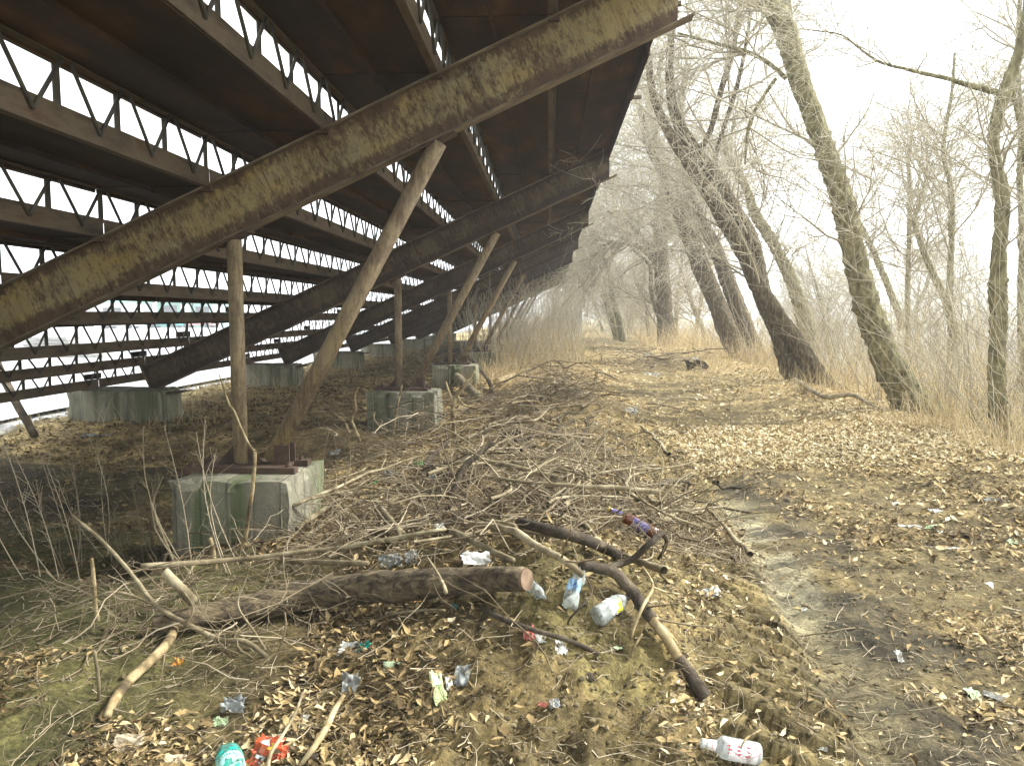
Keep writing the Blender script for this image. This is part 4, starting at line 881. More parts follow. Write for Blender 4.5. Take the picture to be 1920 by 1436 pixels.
for k in range(54):
    cx, cy, sx, sy = [(-.4, 5.2, .6, .6), (.35, 4.8, .35, .4), (-.1, 6.6, .6, .6), (.15, 11.0, .8, 1.0)][k % 4]
    x = cx + rng.randn() * sx; y = cy + rng.randn() * sy; a = rng.rand() * 3.14; l = rng.uniform(.6, 1.5) * (1.3 if k % 4 == 3 else 1); n = 9
    d = np.array([math.cos(a), math.sin(a), rng.randn() * .10]); P = [np.array([x, y, hz(x, y) + rng.uniform(.05, .14)]) - d * l / 2]
    for q in range(n - 1): d = d + rng.randn(3) * [.22, .22, .07]; P.append(P[-1] + d / np.linalg.norm(d) * l / (n - 1))
    P = np.array(P); P[:, 2] = np.clip(P[:, 2], height(P[:, 0], P[:, 1]) + .01, height(P[:, 0], P[:, 1]) + .26); r0 = rng.uniform(.007, .021); Rr = np.linspace(1, .5, n) * r0
    c = Vector([float(q) for q in P[n // 2]]); root = empty('branch', c); tag(root, 'crooked dry branch lying loose in a brush heap', 'branch', 'loose branches of the brush heaps'); inv = Matrix.Translation(-c)
    V, Q = tubes(P[None], Rr[None], 7, .15, rng); o = link('stem', npmesh('stem', V, Q), M[['stick', 'stick', 'stick_dark', 'stick_pale'][k % 4 if k % 3 else 0]]); o.parent = root; o.matrix_parent_inverse = inv
    P2, R2 = grow(P[None], Rr[None], 5, (.15, .6), (.4, 1), 6, .05, .3, .6, .1, .006, rng)
    for q in range(5):
        V, Q = tubes(P2[q:q + 1], R2[q:q + 1], 4); o = link('side_shoot', npmesh('side_shoot', V, Q), M['stick']); o.parent = root; o.matrix_parent_inverse = inv
#@@BRUSH
# twigs of the heaps: nobody could count them
rng = np.random.RandomState(5)
def loose(n, cx, cy, sx, sy, L, r, lift, tilt=.25, N=8, wob=.3, tint=(.2, .9), sides=4, xy=None):
    X = cx + rng.randn(n) * sx if xy is None else xy[0]; Y = cy + rng.randn(n) * sy if xy is None else xy[1]
    a = rng.rand(n) * 2 * np.pi; l = L[0] + (L[1] - L[0]) * rng.rand(n) ** 1.6
    d = np.stack([np.cos(a), np.sin(a), rng.randn(n) * tilt], 1); s = np.stack([X, Y, height(X, Y) + lift[0] + (lift[1] - lift[0]) * rng.rand(n)], 1) - d * l[:, None] * .5
    out = [s]
    for k in range(N - 1):
        d = d + rng.randn(n, 3) * [wob, wob, wob * .5]; dn = d / np.linalg.norm(d, axis=1, keepdims=True); out.append(out[-1] + dn * (l / (N - 1))[:, None])
    P = np.stack(out, 1); g = height(P[..., 0], P[..., 1]); P[..., 2] = np.maximum(P[..., 2], g + .002); P[..., 2] = np.minimum(P[..., 2], g + lift[1] + .12)
    Rr = (r[0] + (r[1] - r[0]) * rng.rand(n) ** 2)[:, None] * np.linspace(1, .45, N)[None]
    return P, Rr
parts = []; tt = []
for (n, cx, cy, sx, sy, L, r, lf) in [(260, -.45, 5.3, .75, .75, (.3, 1.2), (.002, .008), (.01, .11)), (210, .40, 4.75, .45, .45, (.2, .8), (.002, .006), (.01, .09)),
        (150, -.9, 4.7, .6, .3, (.3, 1.0), (.002, .006), (.01, .12)), (110, -.1, 6.8, .7, .7, (.3, 1.3), (.003, .008), (.02, .14)), (170, .2, 11.2, .9, 1.1, (.5, 1.8), (.004, .011), (.02, .3)), (160, -1.2, 9.5, .8, 1.2, (.4, 1.6), (.004, .01), (.02, .4)),
        (130, -1.9, 3.6, .6, .4, (.2, .8), (.002, .005), (.02, .1)), (90, 3.3, 24, .8, 1.5, (.5, 2), (.008, .02), (.02, .3)), (60, .9, 4.7, .2, .3, (.2, .6), (.002, .005), (.02, .14))]:
    P, Rr = loose(n, cx, cy, sx, sy, L, r, lf); parts.append(tubes(P, Rr, 5)); tt.append(tn(P, 5, .05, .95, rng))
    P2, R2 = grow(P, Rr, int(n * 3.2), (.08, .45), (.3, 1.0), 6, 0, .38, .6, .1, .0035, rng); P2[..., 2] = np.maximum(P2[..., 2], height(P2[..., 0], P2[..., 1]) + .003); parts.append(tubes(P2, R2, 3)); tt.append(tn(P2, 3, .2, .95, rng))
put('brush_twigs', parts, np.concatenate(tt), 'twig', 'tangled thin twigs of the brush heaps')
# crumbs of bark, straw and chips over all the near ground
n = 26000; Y = 2.0 * (16 / 2.0) ** rng.rand(n); X = (-.75 + 1.55 * rng.rand(n)) * Y
keep = (X > -7.5) & (X < 6) & (rng.rand(n) < .5 + .5 * leafden(X, Y)); X = X[keep]; Y = Y[keep]
P, Rr = loose(len(X), 0, 0, 0, 0, (.015, .16), (.0012, .0032), (.002, .02), .12, 4, .25, xy=(X, Y)); Rr = Rr * (.6 + .10 * Y[:, None])
put('straw_and_chips', [tubes(P, Rr, 3)], tn(P, 3, .3, 1, rng), 'twig', 'straw, stalks and wood chips strewn over the ground')
# dead leaves
def leaves(n, y0, y1, xa, xb, size, seed, den=leafden, hi=.03):
    rg = np.random.RandomState(seed); Y = y0 * (y1 / y0) ** rg.rand(n); X = (xa + (xb - xa) * rg.rand(n)) * Y
    k = (rg.rand(n) < den(X, Y)) & (X > -7.8); X = X[k]; Y = Y[k]; n = len(X)
    L = (size[0] + (size[1] - size[0]) * rg.rand(n) ** 1.5) * (1 + .02 * np.clip(Y - 8, 0, 30)); W = L * (.16 + .40 * rg.rand(n) ** 1.3); a = rg.rand(n) * 2 * np.pi
    # unit leaf: stem tip, three ribs, point
    curl = (rg.rand(n) - .4) * 1.7; fold = rg.rand(n) * .9; tw = rg.randn(n) * .5
    u = np.array([-.5, -.2, -.2, -.2, .18, .18, .18, .5]); s = np.array([0, -1, 0, 1, -.8, 0, .8, 0]); w0 = np.array([0, .5, 0, .5, .42, 0, .42, 0])
    x = u[None] * L[:, None]; y = s[None] * w0[None] * W[:, None] * 2 * .5
    z = curl[:, None] * L[:, None] * (u[None] ** 2) * 1.1 + fold[:, None] * np.abs(y) * .9 + tw[:, None] * y * u[None] * 1.5
    tl = rg.randn(n, 2) * .30
    z = z + x * tl[:, :1] + y * tl[:, 1:]
    c, sn = np.cos(a)[:, None], np.sin(a)[:, None]
    VX = X[:, None] + c * x - sn * y; VY = Y[:, None] + sn * x + c * y
    base = height(X, Y) + .004 + rg.rand(n) ** 2 * hi + np.abs(tl[:, 0]) * L * .3
    VZ = base[:, None] + z
    V = np.stack([VX, VY, VZ], -1).reshape(-1, 3); o = (np.arange(n) * 8)[:, None]
    T = np.concatenate([o + np.array(t) for t in ([0, 2, 1], [0, 3, 2], [4, 5, 7], [5, 6, 7])]); Q = np.concatenate([o + np.array(t) for t in ([1, 2, 5, 4], [2, 3, 6, 5])])
    return V, Q, T, X, Y, rg
def put_leaves(name, label, args, tf):
    V, Q, T, X, Y, rg = leaves(*args); t = tf(X, Y, rg)
    o = link(name, npmesh(name, V, Q, T, smooth=False, tint=np.repeat(t, 8)), M['leaf']); tag(o, label, kind='stuff'); print(name, len(X))
def tintf(X, Y, rg):
    t = rg.beta(1.5, 1.7, len(X)) * (1 - .35 * sst(.45, .65, fbm(X * 2.2, Y * 2.2, 60, 3))); pale = sst(6.8, 8.5, Y) * sst(.5, 1.6, X); t = t * (1 - pale) + pale * (.6 + .4 * rg.rand(len(X)))
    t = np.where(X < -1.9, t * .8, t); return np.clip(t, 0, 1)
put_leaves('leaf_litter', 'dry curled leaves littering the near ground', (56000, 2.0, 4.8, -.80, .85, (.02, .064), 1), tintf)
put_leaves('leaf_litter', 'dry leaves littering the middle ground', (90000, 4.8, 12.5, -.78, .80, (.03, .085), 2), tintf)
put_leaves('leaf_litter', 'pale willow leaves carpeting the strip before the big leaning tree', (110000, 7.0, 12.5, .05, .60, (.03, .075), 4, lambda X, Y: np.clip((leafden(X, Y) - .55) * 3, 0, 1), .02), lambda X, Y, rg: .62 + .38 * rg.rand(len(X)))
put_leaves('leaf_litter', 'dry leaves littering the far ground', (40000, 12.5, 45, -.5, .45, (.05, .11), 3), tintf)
# clods of earth
n = 16000; Y = 2.0 * (9 / 2.0) ** rng.rand(n); X = np.where(rng.rand(n) < .6, .25 + .55 * rng.randn(n), (-.7 + 1.4 * rng.rand(n)) * Y)
import itertools
ico = [(0, 0, 1), (.9, 0, .35), (.28, .85, .35), (-.72, .53, .35), (-.72, -.53, .35), (.28, -.85, .35), (.72, .53, -.4), (-.28, .85, -.4), (-.9, 0, -.4), (-.28, -.85, -.4), (.72, -.53, -.4)]
icf = [(0, 1, 2), (0, 2, 3), (0, 3, 4), (0, 4, 5), (0, 5, 1), (1, 6, 2), (2, 7, 3), (3, 8, 4), (4, 9, 5), (5, 10, 1), (2, 6, 7), (3, 7, 8), (4, 8, 9), (5, 9, 10), (1, 10, 6)]
s = (.002 + .007 * rng.rand(n) ** 4) * (1 + .1 * Y); V = np.array(ico)[None] * (1 + .5 * (rng.rand(n, 11, 1) - .5)) * s[:, None, None] * (1 + .4 * (rng.rand(n, 1, 3) - .5)) * [1.2, 1.2, .8]
V = V + np.stack([X, Y, height(X, Y) + s * .2], -1)[:, None, :]; T = (np.arange(n) * 11)[:, None, None] + np.array(icf)[None]
M['clod'] = tinted('earth_clod', [(0, (.07, .055, .03)), (.6, (.13, .105, .055)), (1, (.19, .155, .085))], .95)
o = link('earth_crumbs', npmesh('earth_crumbs', V.reshape(-1, 3), None, T.reshape(-1, 3), smooth=False, tint=np.repeat(rng.rand(n), 11)), M['clod']); tag(o, 'crumbs and small clods of earth', kind='stuff')
#@@LITTER
# ------------------------------------------------------------------ rubbish
def plain(name, col, rough=0.5, spec=0.4, trans=0.0, ior=1.4, nz=0.12, alpha=1.0, bump=0.0, dirt=True):
    m, nt, b = nodes(name); v = coords(nt)
    c = ramp(nt, noise(nt, v, 14, 5), [(0.35, tuple(x * (1 - nz * 2.2) for x in col)), (0.6, col)]); nt.links.new(c, b.inputs['Base Color'])
    if dirt: nt.links.new(mixc(nt, ramp(nt, noise(nt, v, 22, 6, .7), [(.5, (0, 0, 0)), (.64, (.75, .75, .75))]), c, (.13, .10, .06)), b.inputs['Base Color'])
    b.inputs['Roughness'].default_value = rough; b.inputs['Specular IOR Level'].default_value = spec
    b.inputs['Transmission Weight'].default_value = trans; b.inputs['IOR'].default_value = ior; b.inputs['Alpha'].default_value = alpha
    if bump: bumpn(nt, b, noise(nt, v, 60, 4), bump, .003)
    return m
M['paper'] = plain('dirty_white_paper', (.68, .68, .62), .8); M['pet'] = plain('cloudy_clear_plastic', (.72, .78, .72), .18, .6, .55, 1.25, .2)
M['film'] = plain('crumpled_clear_film', (.55, .58, .55), .3, .5, .45, 1.2, .2); M['glass'] = plain('clear_bottle_glass', (.80, .85, .83), .06, .6, .6, 1.35, .08)
M['brown'] = plain('brown_bottle_glass', (.22, .06, .02), .05, .7, .35, 1.45); M['purple'] = plain('purple_foil_label', (.10, .09, .30), .3, .6)
M['teal'] = plain('turquoise_label', (.01, .50, .40), .35, .5); M['tealg'] = plain('turquoise_clear_plastic', (.16, .55, .45), .12, .6, .5, 1.25)
M['mint'] = plain('pale_mint_print', (.42, .85, .72), .4, .5); M['dkgreen'] = plain('dark_green_print', (.01, .13, .11), .5)
M['orange'] = plain('orange_red_wrapper', (.58, .10, .035), .35, .5, bump=.3); M['yellow'] = plain('yellow_print', (.80, .50, .05), .4); M['white'] = plain('white_print', (.82, .82, .80), .4)
M['red'] = plain('red_print', (.55, .03, .05), .5); M['blue'] = plain('light_blue_label', (.25, .50, .75), .35); M['navy'] = plain('navy_print', (.02, .04, .12), .5)
M['lime'] = plain('lime_yellow_label', (.72, .75, .04), .35); M['palegreen'] = plain('pale_green_card', (.50, .62, .38), .6); M['olive'] = plain('olive_packet', (.38, .46, .20), .45)
M['green'] = plain('bright_green_plastic', (.05, .38, .06), .4); M['bluep'] = plain('blue_white_plastic', (.30, .42, .62), .4); M['beige'] = plain('damp_beige_card', (.55, .46, .31), .8, .2)
M['black'] = plain('black_plastic_sheet', (.02, .02, .022), .35, .5, bump=.4); M['peel'] = plain('orange_peel', (.75, .38, .08), .6); M['pink'] = plain('faded_red_paper', (.50, .17, .13), .7)
M['gold'] = plain('yellow_crown_cap', (.62, .52, .12), .35)
def basis(a, b):
    z = (b - a).normalized(); x = z.cross(Vector((0, 0, 1))).normalized(); y = z.cross(x)     # -y looks up
    return Matrix(((x.x, y.x, z.x, a.x), (x.y, y.y, z.y, a.y), (x.z, y.z, z.z, a.z), (0, 0, 0, 1)))
def bottle(label, pa, pb, rad, prof, parts, la=.03, lb=.03, body='pet', dent=0.0, seed=0, cat='bottle', name='bottle', length=None):
    """pa: base, pb: mouth (photo pixels laid on the ground); prof: (r, z) as fractions"""
    a = G(*pa, la); b = G(*pb, lb); L = (b - a).length
    if length: b = a + (b - a).normalized() * length; L = length
    root = empty(name, a); Bm = basis(a, b); root.matrix_world = Bm; tag(root, label, cat)
    loc_ = Bm.inverted() @ Vector((0, 0, EYE)); global UP; UP = math.atan2(loc_.y, loc_.x); sh = UP + math.pi / 2
    parts = [p if len(p) < 6 else (*p[:5], p[5] + sh, p[6] + sh) for p in parts]
    rg = np.random.RandomState(seed)
    def lath(nm, pr, mat, n=28, a0=0, a1=2 * math.pi):
        m = MB(); m.lathe([(r * rad, z * L) for r, z in pr], n, 0, a0, a1); me = m.mesh(nm, True)
        if dent:
            co = np.zeros(len(me.vertices) * 3); me.vertices.foreach_get('co', co); co = co.reshape(-1, 3); an = np.arctan2(co[:, 1], co[:, 0])
            k = 1 - dent * np.clip(fbm(np.cos(an) * 1.3 + 9 + seed, co[:, 2] / L * 4 + np.sin(an) * 1.3, 11 + seed, 2) - .42, 0, 1) * 3.2
            co[:, :2] *= k[:, None]; me.vertices.foreach_set('co', co.ravel()); me.update()
        o = link(nm, me, M[mat]); o.parent = root; return o
    fine = [(0.001, prof[0][1])] + list(prof); q = []
    for i in range(len(fine) - 1):
        for t in np.linspace(0, 1, 5, endpoint=False): q.append((fine[i][0] * (1 - t) + fine[i + 1][0] * t, fine[i][1] * (1 - t) + fine[i + 1][1] * t))
    q.append(fine[-1]); lath('body', q, body)
    for (nm, r, z0, z1, mat, *ar) in parts:
        a0, a1 = ar if ar else (0, 2 * math.pi); rr = r if isinstance(r, tuple) else (r, r)
        pr = [(rr[0] * (1 - t) + rr[1] * t, z0 * (1 - t) + z1 * t) for t in np.linspace(0, 1, 7)]
        if nm == 'cap': pr = [(0.001, z1)] + [(rr[0], z1), (rr[0], z0)]
        lath(nm, pr, mat, 28 if not ar else 14, a0, a1)
    return root, rad, L
def squig(root, rad, L, z, ang, mat, rows, seed, h=.012, name='lettering', span=1.2, slant=0.0):
    """rows of small worn letter strokes wrapped round a label"""
    rg = random.Random(seed); m = MB()
    for r_ in range(rows):
        n = int(span * rad / (h * .62))
        for i in range(n):
            a0 = ang + (i - n / 2) * h * .62 / rad; zz = z + r_ * h * 1.6 + slant * (i - n / 2) * h
            for _ in range(rg.choice((2, 2, 3))):
                p = [(a0 + rg.uniform(-.2, .2) * h / rad, zz + rg.uniform(0, h)) for _ in range(2)]
                (aa, za), (ab, zb) = p; w = h * .09
                dx, dz = (ab - aa) * rad, zb - za; l = max(1e-5, math.hypot(dx, dz)); nx_, nz_ = -dz / l * w, dx / l * w; R_ = rad + .0012
                q = [(aa + nx_ / rad, za + nz_), (aa - nx_ / rad, za - nz_), (ab - nx_ / rad, zb - nz_), (ab + nx_ / rad, zb + nz_)]
                m.add([(R_ * math.cos(t), R_ * math.sin(t), u) for t, u in q], [(0, 1, 2, 3)])
    o = m.build(name, M[mat], root); return o
UP = U0 = -math.pi / 2
PETP = [(.80, 0), (1, .04), (1, .30), (.96, .34), (1, .38), (1, .60), (.85, .72), (.55, .84), (.34, .92), (.34, .965), (.38, .97), (.38, .98), (.33, .985), (.33, 1)]
BEER = [(.85, 0), (1, .03), (1, .58), (.93, .66), (.62, .74), (.45, .80), (.40, .94), (.44, .95), (.44, .99), (.40, 1)]
FLASK = [(.85, 0), (1, .03), (1, .60), (.94, .66), (.55, .73), (.40, .77), (.36, .95), (.42, .955), (.42, .99), (.36, 1)]
b_, ra, L_ = bottle('brown glass bottle with purple foil neck at the right edge of the brush heap', (1236, 1003), (1140, 953), .034, BEER,
    [('neck_foil', (.43, .64), .93, .735, 'purple'), ('label', 1.02, .22, .52, 'purple', U0 - 1.2, U0 + .8), ('cap', .46, .97, 1.01, 'gold')], .05, .07, 'brown')
squig(b_, ra * 1.02, L_, L_ * .28, UP - .3, 'white', 3, 1, .012)
b_, ra, L_ = bottle('clear plastic bottle with light blue label and pale bottom, in the hollow', (1066, 1140), (1084, 1086), .036, PETP,
    [('label', 1.015, .36, .60, 'blue', U0 - 1.4, U0 + 1.2)], .03, .10, 'pet', .5, 3, length=.19)
squig(b_, ra * 1.02, L_, L_ * .42, UP, 'navy', 1, 2, .02)
b_, ra, L_ = bottle('dented grey green plastic bottle with yellow and white label under the thick branch', (1118, 1158), (1180, 1118), .042, PETP,
    [('label', 1.015, .28, .46, 'white', U0 - 1.3, U0 + 1.2), ('label_band', 1.02, .46, .60, 'lime', U0 - .4, U0 + 1.1)], .04, .06, 'pet', .5, 5, length=.22)
squig(b_, ra * 1.02, L_, L_ * .33, UP - .2, 'navy', 1, 3, .014)
b_, ra, L_ = bottle('crushed cloudy plastic bottle lying against the sawn end of the thick log', (985, 1092), (1022, 1122), .028, PETP, [], .05, .04, 'pet', 1.0, 7)
b_, ra, L_ = bottle('clear glass bottle with white label and red print on the wet earth', (1424, 1414), (1314, 1392), .036, FLASK,
    [('label', 1.015, .08, .56, 'white', U0 - 1.15, U0 + 1.1), ('neck_label', (.50, .42), .76, .90, 'white', U0 - 1.4, U0 + 1.3)], .035, .035, 'glass')
squig(b_, ra * 1.02, L_, L_ * .20, UP + .15, 'red', 3, 4, .019, span=1.1); squig(b_, ra * .5, L_, L_ * .80, UP, 'red', 1, 6, .009, span=1.4)
m = MB()                                                    # thin red lozenge line round the print
cz, ca_ = L_ * .30, UP + .05; pts = [(ca_, cz - .052), (ca_ + .75, cz), (ca_, cz + .052), (ca_ - .75, cz)]
for i in range(4):
    (a0, z0), (a1, z1) = pts[i], pts[(i + 1) % 4]
    for k in range(6):
        t0, t1 = k / 6, (k + 1) / 6; q = [(a0 + (a1 - a0) * t, z0 + (z1 - z0) * t) for t in (t0, t1)]
        R_ = ra * 1.02 + .0014; m.add([(R_ * math.cos(t), R_ * math.sin(t), u + e) for (t, u), e in ((q[0], -.0012), (q[1], -.0012), (q[1], .0012), (q[0], .0012))], [(0, 1, 2, 3)])
m.build('lozenge_print', M['red'], b_)
b_, ra, L_ = bottle('turquoise plastic bottle with mint label cut by the bottom edge of the picture', (440, 1478), (424, 1385), .044, [(.8, 0), (1, .04), (1, .75), (.97, .82), (.85, .92), (.6, .98), (.3, 1.0)],
    [('label', 1.015, .10, .62, 'mint', U0 - 1.5, U0 + 1.5), ('label_band', 1.025, .62, .70, 'teal', U0 - 1.5, U0 + 1.5)], .045, .05, 'tealg', .25, 9, length=.24)
squig(b_, ra * 1.02, L_, L_ * .50, UP, 'dkgreen', 2, 8, .013, span=1.7, slant=.02)
m = MB()
for (a0, z0, a1, z1, w) in [(-.9, .14, -.2, .34, .022), (.0, .12, .7, .30, .018), (.5, .36, 1.1, .44, .012)]:
    n = 5
    for k in range(n):
        q = [(UP + a0 + (a1 - a0) * t, L_ * (z0 + (z1 - z0) * t), w * math.sin(math.pi * (.15 + .7 * t))) for t in (k / n, (k + 1) / n)]; R_ = ra * 1.02 + .0013
        m.add([(R_ * math.cos(t), R_ * math.sin(t), u + e * ww) for (t, u, ww), e in ((q[0], -.5), (q[1], -.5), (q[1], .5), (q[0], .5))], [(0, 1, 2, 3)])
m.build('swoosh_print', M['teal'], b_)
def crumple(label, px, py, w, h, mat, name='scrap', cat='scrap', rot=0.0, amp=.25, seed=0, lift=.012, n=18, tilt=0.0, cutc=.0, extra=(), fold=0.0, mat2=None, group=None):
    """creased sheet w x h photo pixels, lying on or stuck in the ground"""
    c = G(px, py, lift * .7); k = c.y / F; W = w * k; H = h * k; rg = np.random.RandomState(seed)
    U, Vv = np.meshgrid(np.linspace(-.5, .5, n + 1), np.linspace(-.5, .5, n + 1), indexing='ij')
    s = max(W, H)
    fo = lambda: np.abs(((U * rg.uniform(-1.7, 1.7) + Vv * rg.uniform(-1.7, 1.7) + rg.rand()) % 1) - .5)
    Z = 1.35 * amp * s * ((fo() + fo() + fo() * .6) * .5 - .35 + .8 * (fbm(U * 6 + seed, Vv * 6, 13 + seed, 4) - .5)) * 1.1
    ed = 1 + .75 * (fbm(U * 5 + 10, Vv * 5 + seed, 17 + seed, 3) - .5) * sst(.2, .5, np.hypot(U, Vv))
    X = U * W * ed; Y = Vv * H * ed; X = X + .12 * Z * rg.randn(); Y = Y + .1 * Z
    Z = Z + fold * s * np.abs(U)
    Vt = np.stack([X, Y, Z], -1).reshape(-1, 3); i = np.arange((n + 1) ** 2).reshape(n + 1, n + 1); Q = np.stack([i[:-1, :-1], i[1:, :-1], i[1:, 1:], i[:-1, 1:]], -1).reshape(-1, 4)
    mi = None
    if mat2: mi = (np.repeat((U[:-1, :-1] + .5 / n) > .12, 1).reshape(-1)).astype(int)
    o = link(name, npmesh(name, Vt, Q, smooth=(mat == 'film'), mi=mi), [M[mat]] + ([M[mat2]] if mat2 else [])); o.location = c
    # sheets drawn as seen: lean them towards the eye by `tilt` (0 flat .. 1 upright)
    o.rotation_euler = (tilt * 1.3, 0, rot); 
    for (nm, mt, x, y, sx, sy) in extra:
        ix = np.arange(n + 1); cell = [(a_, b2) for a_ in range(n) for b2 in range(n) if abs((a_ + .5) / n - .5 - x) < sx and abs((b2 + .5) / n - .5 - y) < sy]
        V3 = Vt.reshape(n + 1, n + 1, 3); m = MB()
        for a_, b2 in cell: m.add([tuple(V3[a_ + p, b2 + q] + [0, 0, .0022]) for p, q in ((0, 0), (1, 0), (1, 1), (0, 1))], [(0, 1, 2, 3)])
        if cell: m.build(nm, M[mt], o)
    solid = o.modifiers.new('thickness', 'SOLIDIFY'); solid.thickness = .0012
    tag(o, label, cat, group); return o
Cr = crumple
Cr('crumpled orange red wrapper with white print and a yellow spot beside the turquoise bottle', 500, 1408, 62, 62, 'orange', 'wrapper', 'wrapper', -.35, .30, 1, .05, tilt=.55, extra=[('white_print', 'white', -.12, .28, .10, .13), ('yellow_print', 'yellow', .18, .12, .14, .14), ('lettering', 'white', -.05, -.22, .24, .04), ('lettering', 'white', 0, -.36, .2, .04)])
Cr('small orange red torn corner of wrapper right of the larger one', 530, 1410, 24, 26, 'orange', 'wrapper', 'wrapper', .5, .3, 2, .04, tilt=.5)
Cr('small white and teal wrapper lying in the leaves below the thick log', 664, 1213, 60, 30, 'paper', 'wrapper', 'wrapper', .05, .25, 3, .03, tilt=.5, mat2='teal')
Cr('pale green card half sunk in the earth, above the leaning olive packet', 738, 1250, 40, 22, 'palegreen', 'card', 'card', 0, .06, 4, .02, tilt=.55)
Cr('olive and white packet leaning in the earth', 822, 1289, 26, 58, 'olive', 'packet', 'packet', .45, .10, 5, .05, tilt=.6, extra=[('white_print', 'white', 0, .25, .3, .16)])
Cr('clear torn plastic cup half over a brown leaf right of the olive packet', 866, 1266, 26, 38, 'film', 'plastic_cup', 'plastic cup', -.2, .25, 6, .05, tilt=.75)
Cr('white pointed scrap right behind the olive packet', 842, 1280, 12, 24, 'paper', 'scrap', 'scrap', .3, .2, 61, .03, tilt=.5)
Cr('crumpled clear plastic bag like a knob at the top of the pale splinter', 656, 1282, 34, 46, 'film', 'plastic_bag', 'plastic bag', .2, .5, 7, .06, tilt=.6)
Cr('crumpled clear plastic cup lying in the leaves at the left', 438, 1318, 48, 30, 'film', 'plastic_cup', 'plastic cup', 0, .5, 8, .04, tilt=.5)
Cr('white sheet of paper resting on top of the thick log', 893, 1046, 52, 28, 'paper', 'paper', 'paper', .1, .12, 9, .17, tilt=.5)
Cr('faded red torn paper like a flower at the end of the dark branch', 993, 1186, 28, 34, 'pink', 'scrap', 'scrap', .5, .45, 10, .05, tilt=.5)
Cr('white scrap of paper just right of the faded red one', 1018, 1196, 28, 18, 'paper', 'scrap', 'scrap', 0, .2, 11, .02, tilt=.4)
Cr('white folded scrap of paper draping down the earth below the dark branch', 1050, 1213, 24, 32, 'paper', 'scrap', 'scrap', .5, .25, 12, .02, tilt=.4)
Cr('pale ochre dry scrap lying below the thick branch', 1155, 1213, 24, 12, 'palegreen', 'scrap', 'scrap', -.3, .2, 62, .02)
Cr('round clear plastic lid behind the Y shaped branch', 733, 894, 26, 24, 'film', 'clear_disc', 'plastic disc', 0, .15, 13, .06, tilt=.8)
Cr('blue and white plastic scrap tangled in front of the black log', 818, 896, 24, 20, 'bluep', 'scrap', 'scrap', .3, .5, 14, .10, tilt=.5)
Cr('bright green plastic scrap behind the black curved root', 785, 868, 18, 12, 'green', 'scrap', 'scrap', .3, .3, 15, .06, tilt=.4)
Cr('bright green plastic scrap left of the round clear lid', 696, 905, 22, 9, 'green', 'scrap', 'scrap', 0, .3, 16, .06, tilt=.4)
Cr('clear plastic bag caught behind the middle of the thick log', 733, 1050, 42, 26, 'film', 'plastic_bag', 'plastic bag', .2, .5, 17, .08, tilt=.6)
Cr('clear film caught beside the plastic bag behind the thick log', 770, 1044, 22, 24, 'film', 'plastic_film', 'plastic film', .2, .5, 18, .08, tilt=.6)
Cr('whitish plastic scrap beside the leaning stick', 825, 986, 18, 14, 'paper', 'scrap', 'scrap', .5, .3, 19, .08, tilt=.5)
Cr('beige damp piece of card standing in the leaves at the left bottom', 240, 1392, 56, 34, 'beige', 'card', 'card', .05, .12, 20, .04, tilt=.65)
Cr('curled orange peel lying under the grey twig', 334, 1240, 20, 16, 'peel', 'orange_peel', 'orange peel', 0, .6, 21, .02, tilt=.4)
Cr('small white round cap on black soil beside the splinter', 573, 1345, 12, 12, 'paper', 'white_disc', 'plastic disc', 0, .1, 22, .02, tilt=.5, n=8)
Cr('crumpled foil with a clear corner at the edge of the wheel track', 1332, 1112, 42, 26, 'film', 'foil', 'foil', .5, .4, 23, .03, tilt=.4, mat2='paper')
Cr('long whitish green bag lying flat on the path at the right', 1722, 988, 66, 14, 'paper', 'plastic_bag', 'plastic bag', -.1, .12, 24, .015, tilt=.1, mat2='palegreen')
Cr('white strip lying on the path just right of the whitish green bag', 1768, 996, 30, 10, 'paper', 'scrap', 'scrap', .1, .2, 25, .015)
Cr('white crumpled rag lying beyond the whitish green bag', 1756, 957, 28, 10, 'paper', 'rag', 'rag', .1, .35, 26, .02, tilt=.2)
Cr('white flat scrap left of the crumpled rag', 1682, 943, 22, 8, 'paper', 'scrap', 'scrap', .3, .2, 27, .015, tilt=.2)
Cr('white oval scrap by the right edge, beyond the whitish strip', 1800, 1013, 28, 8, 'paper', 'scrap', 'scrap', 0, .2, 28, .015, tilt=.1)
Cr('thin grey white slat lying on the path below the whitish green bag', 1766, 1026, 66, 6, 'paper', 'slat', 'slat', -.1, .04, 29, .015)
Cr('whitish crumpled bag near the right edge beyond the rag', 1862, 938, 32, 14, 'film', 'plastic_bag', 'plastic bag', 0, .35, 30, .02, tilt=.3)
Cr('pale green flattened scrap cut by the right edge', 1912, 1015, 40, 14, 'palegreen', 'scrap', 'scrap', .2, .2, 31, .015, tilt=.1)
Cr('white feather like scrap standing in the dark mud', 1686, 1229, 12, 24, 'paper', 'scrap', 'scrap', .1, .3, 32, .03, tilt=.5)
Cr('small white triangle of paper on the wheel track at the right', 1859, 1096, 18, 14, 'paper', 'scrap', 'scrap', .6, .1, 33, .015, tilt=.3)
Cr('pale torn leaf like paper at the right edge, low in the picture', 1825, 1300, 26, 26, 'palegreen', 'scrap', 'scrap', .5, .3, 34, .02, tilt=.3)
Cr('white torn strip right of the pale torn paper', 1866, 1304, 36, 12, 'paper', 'scrap', 'scrap', -.6, .2, 35, .02, tilt=.2)
Cr('white chip lying on the grey wet track', 1508, 1142, 12, 8, 'paper', 'scrap', 'scrap', 0, .2, 36, .012, tilt=.3)
Cr('white oval chip near the bottom edge left of the dark stick', 1542, 1402, 18, 10, 'paper', 'scrap', 'scrap', -.4, .2, 37, .012, tilt=.3)
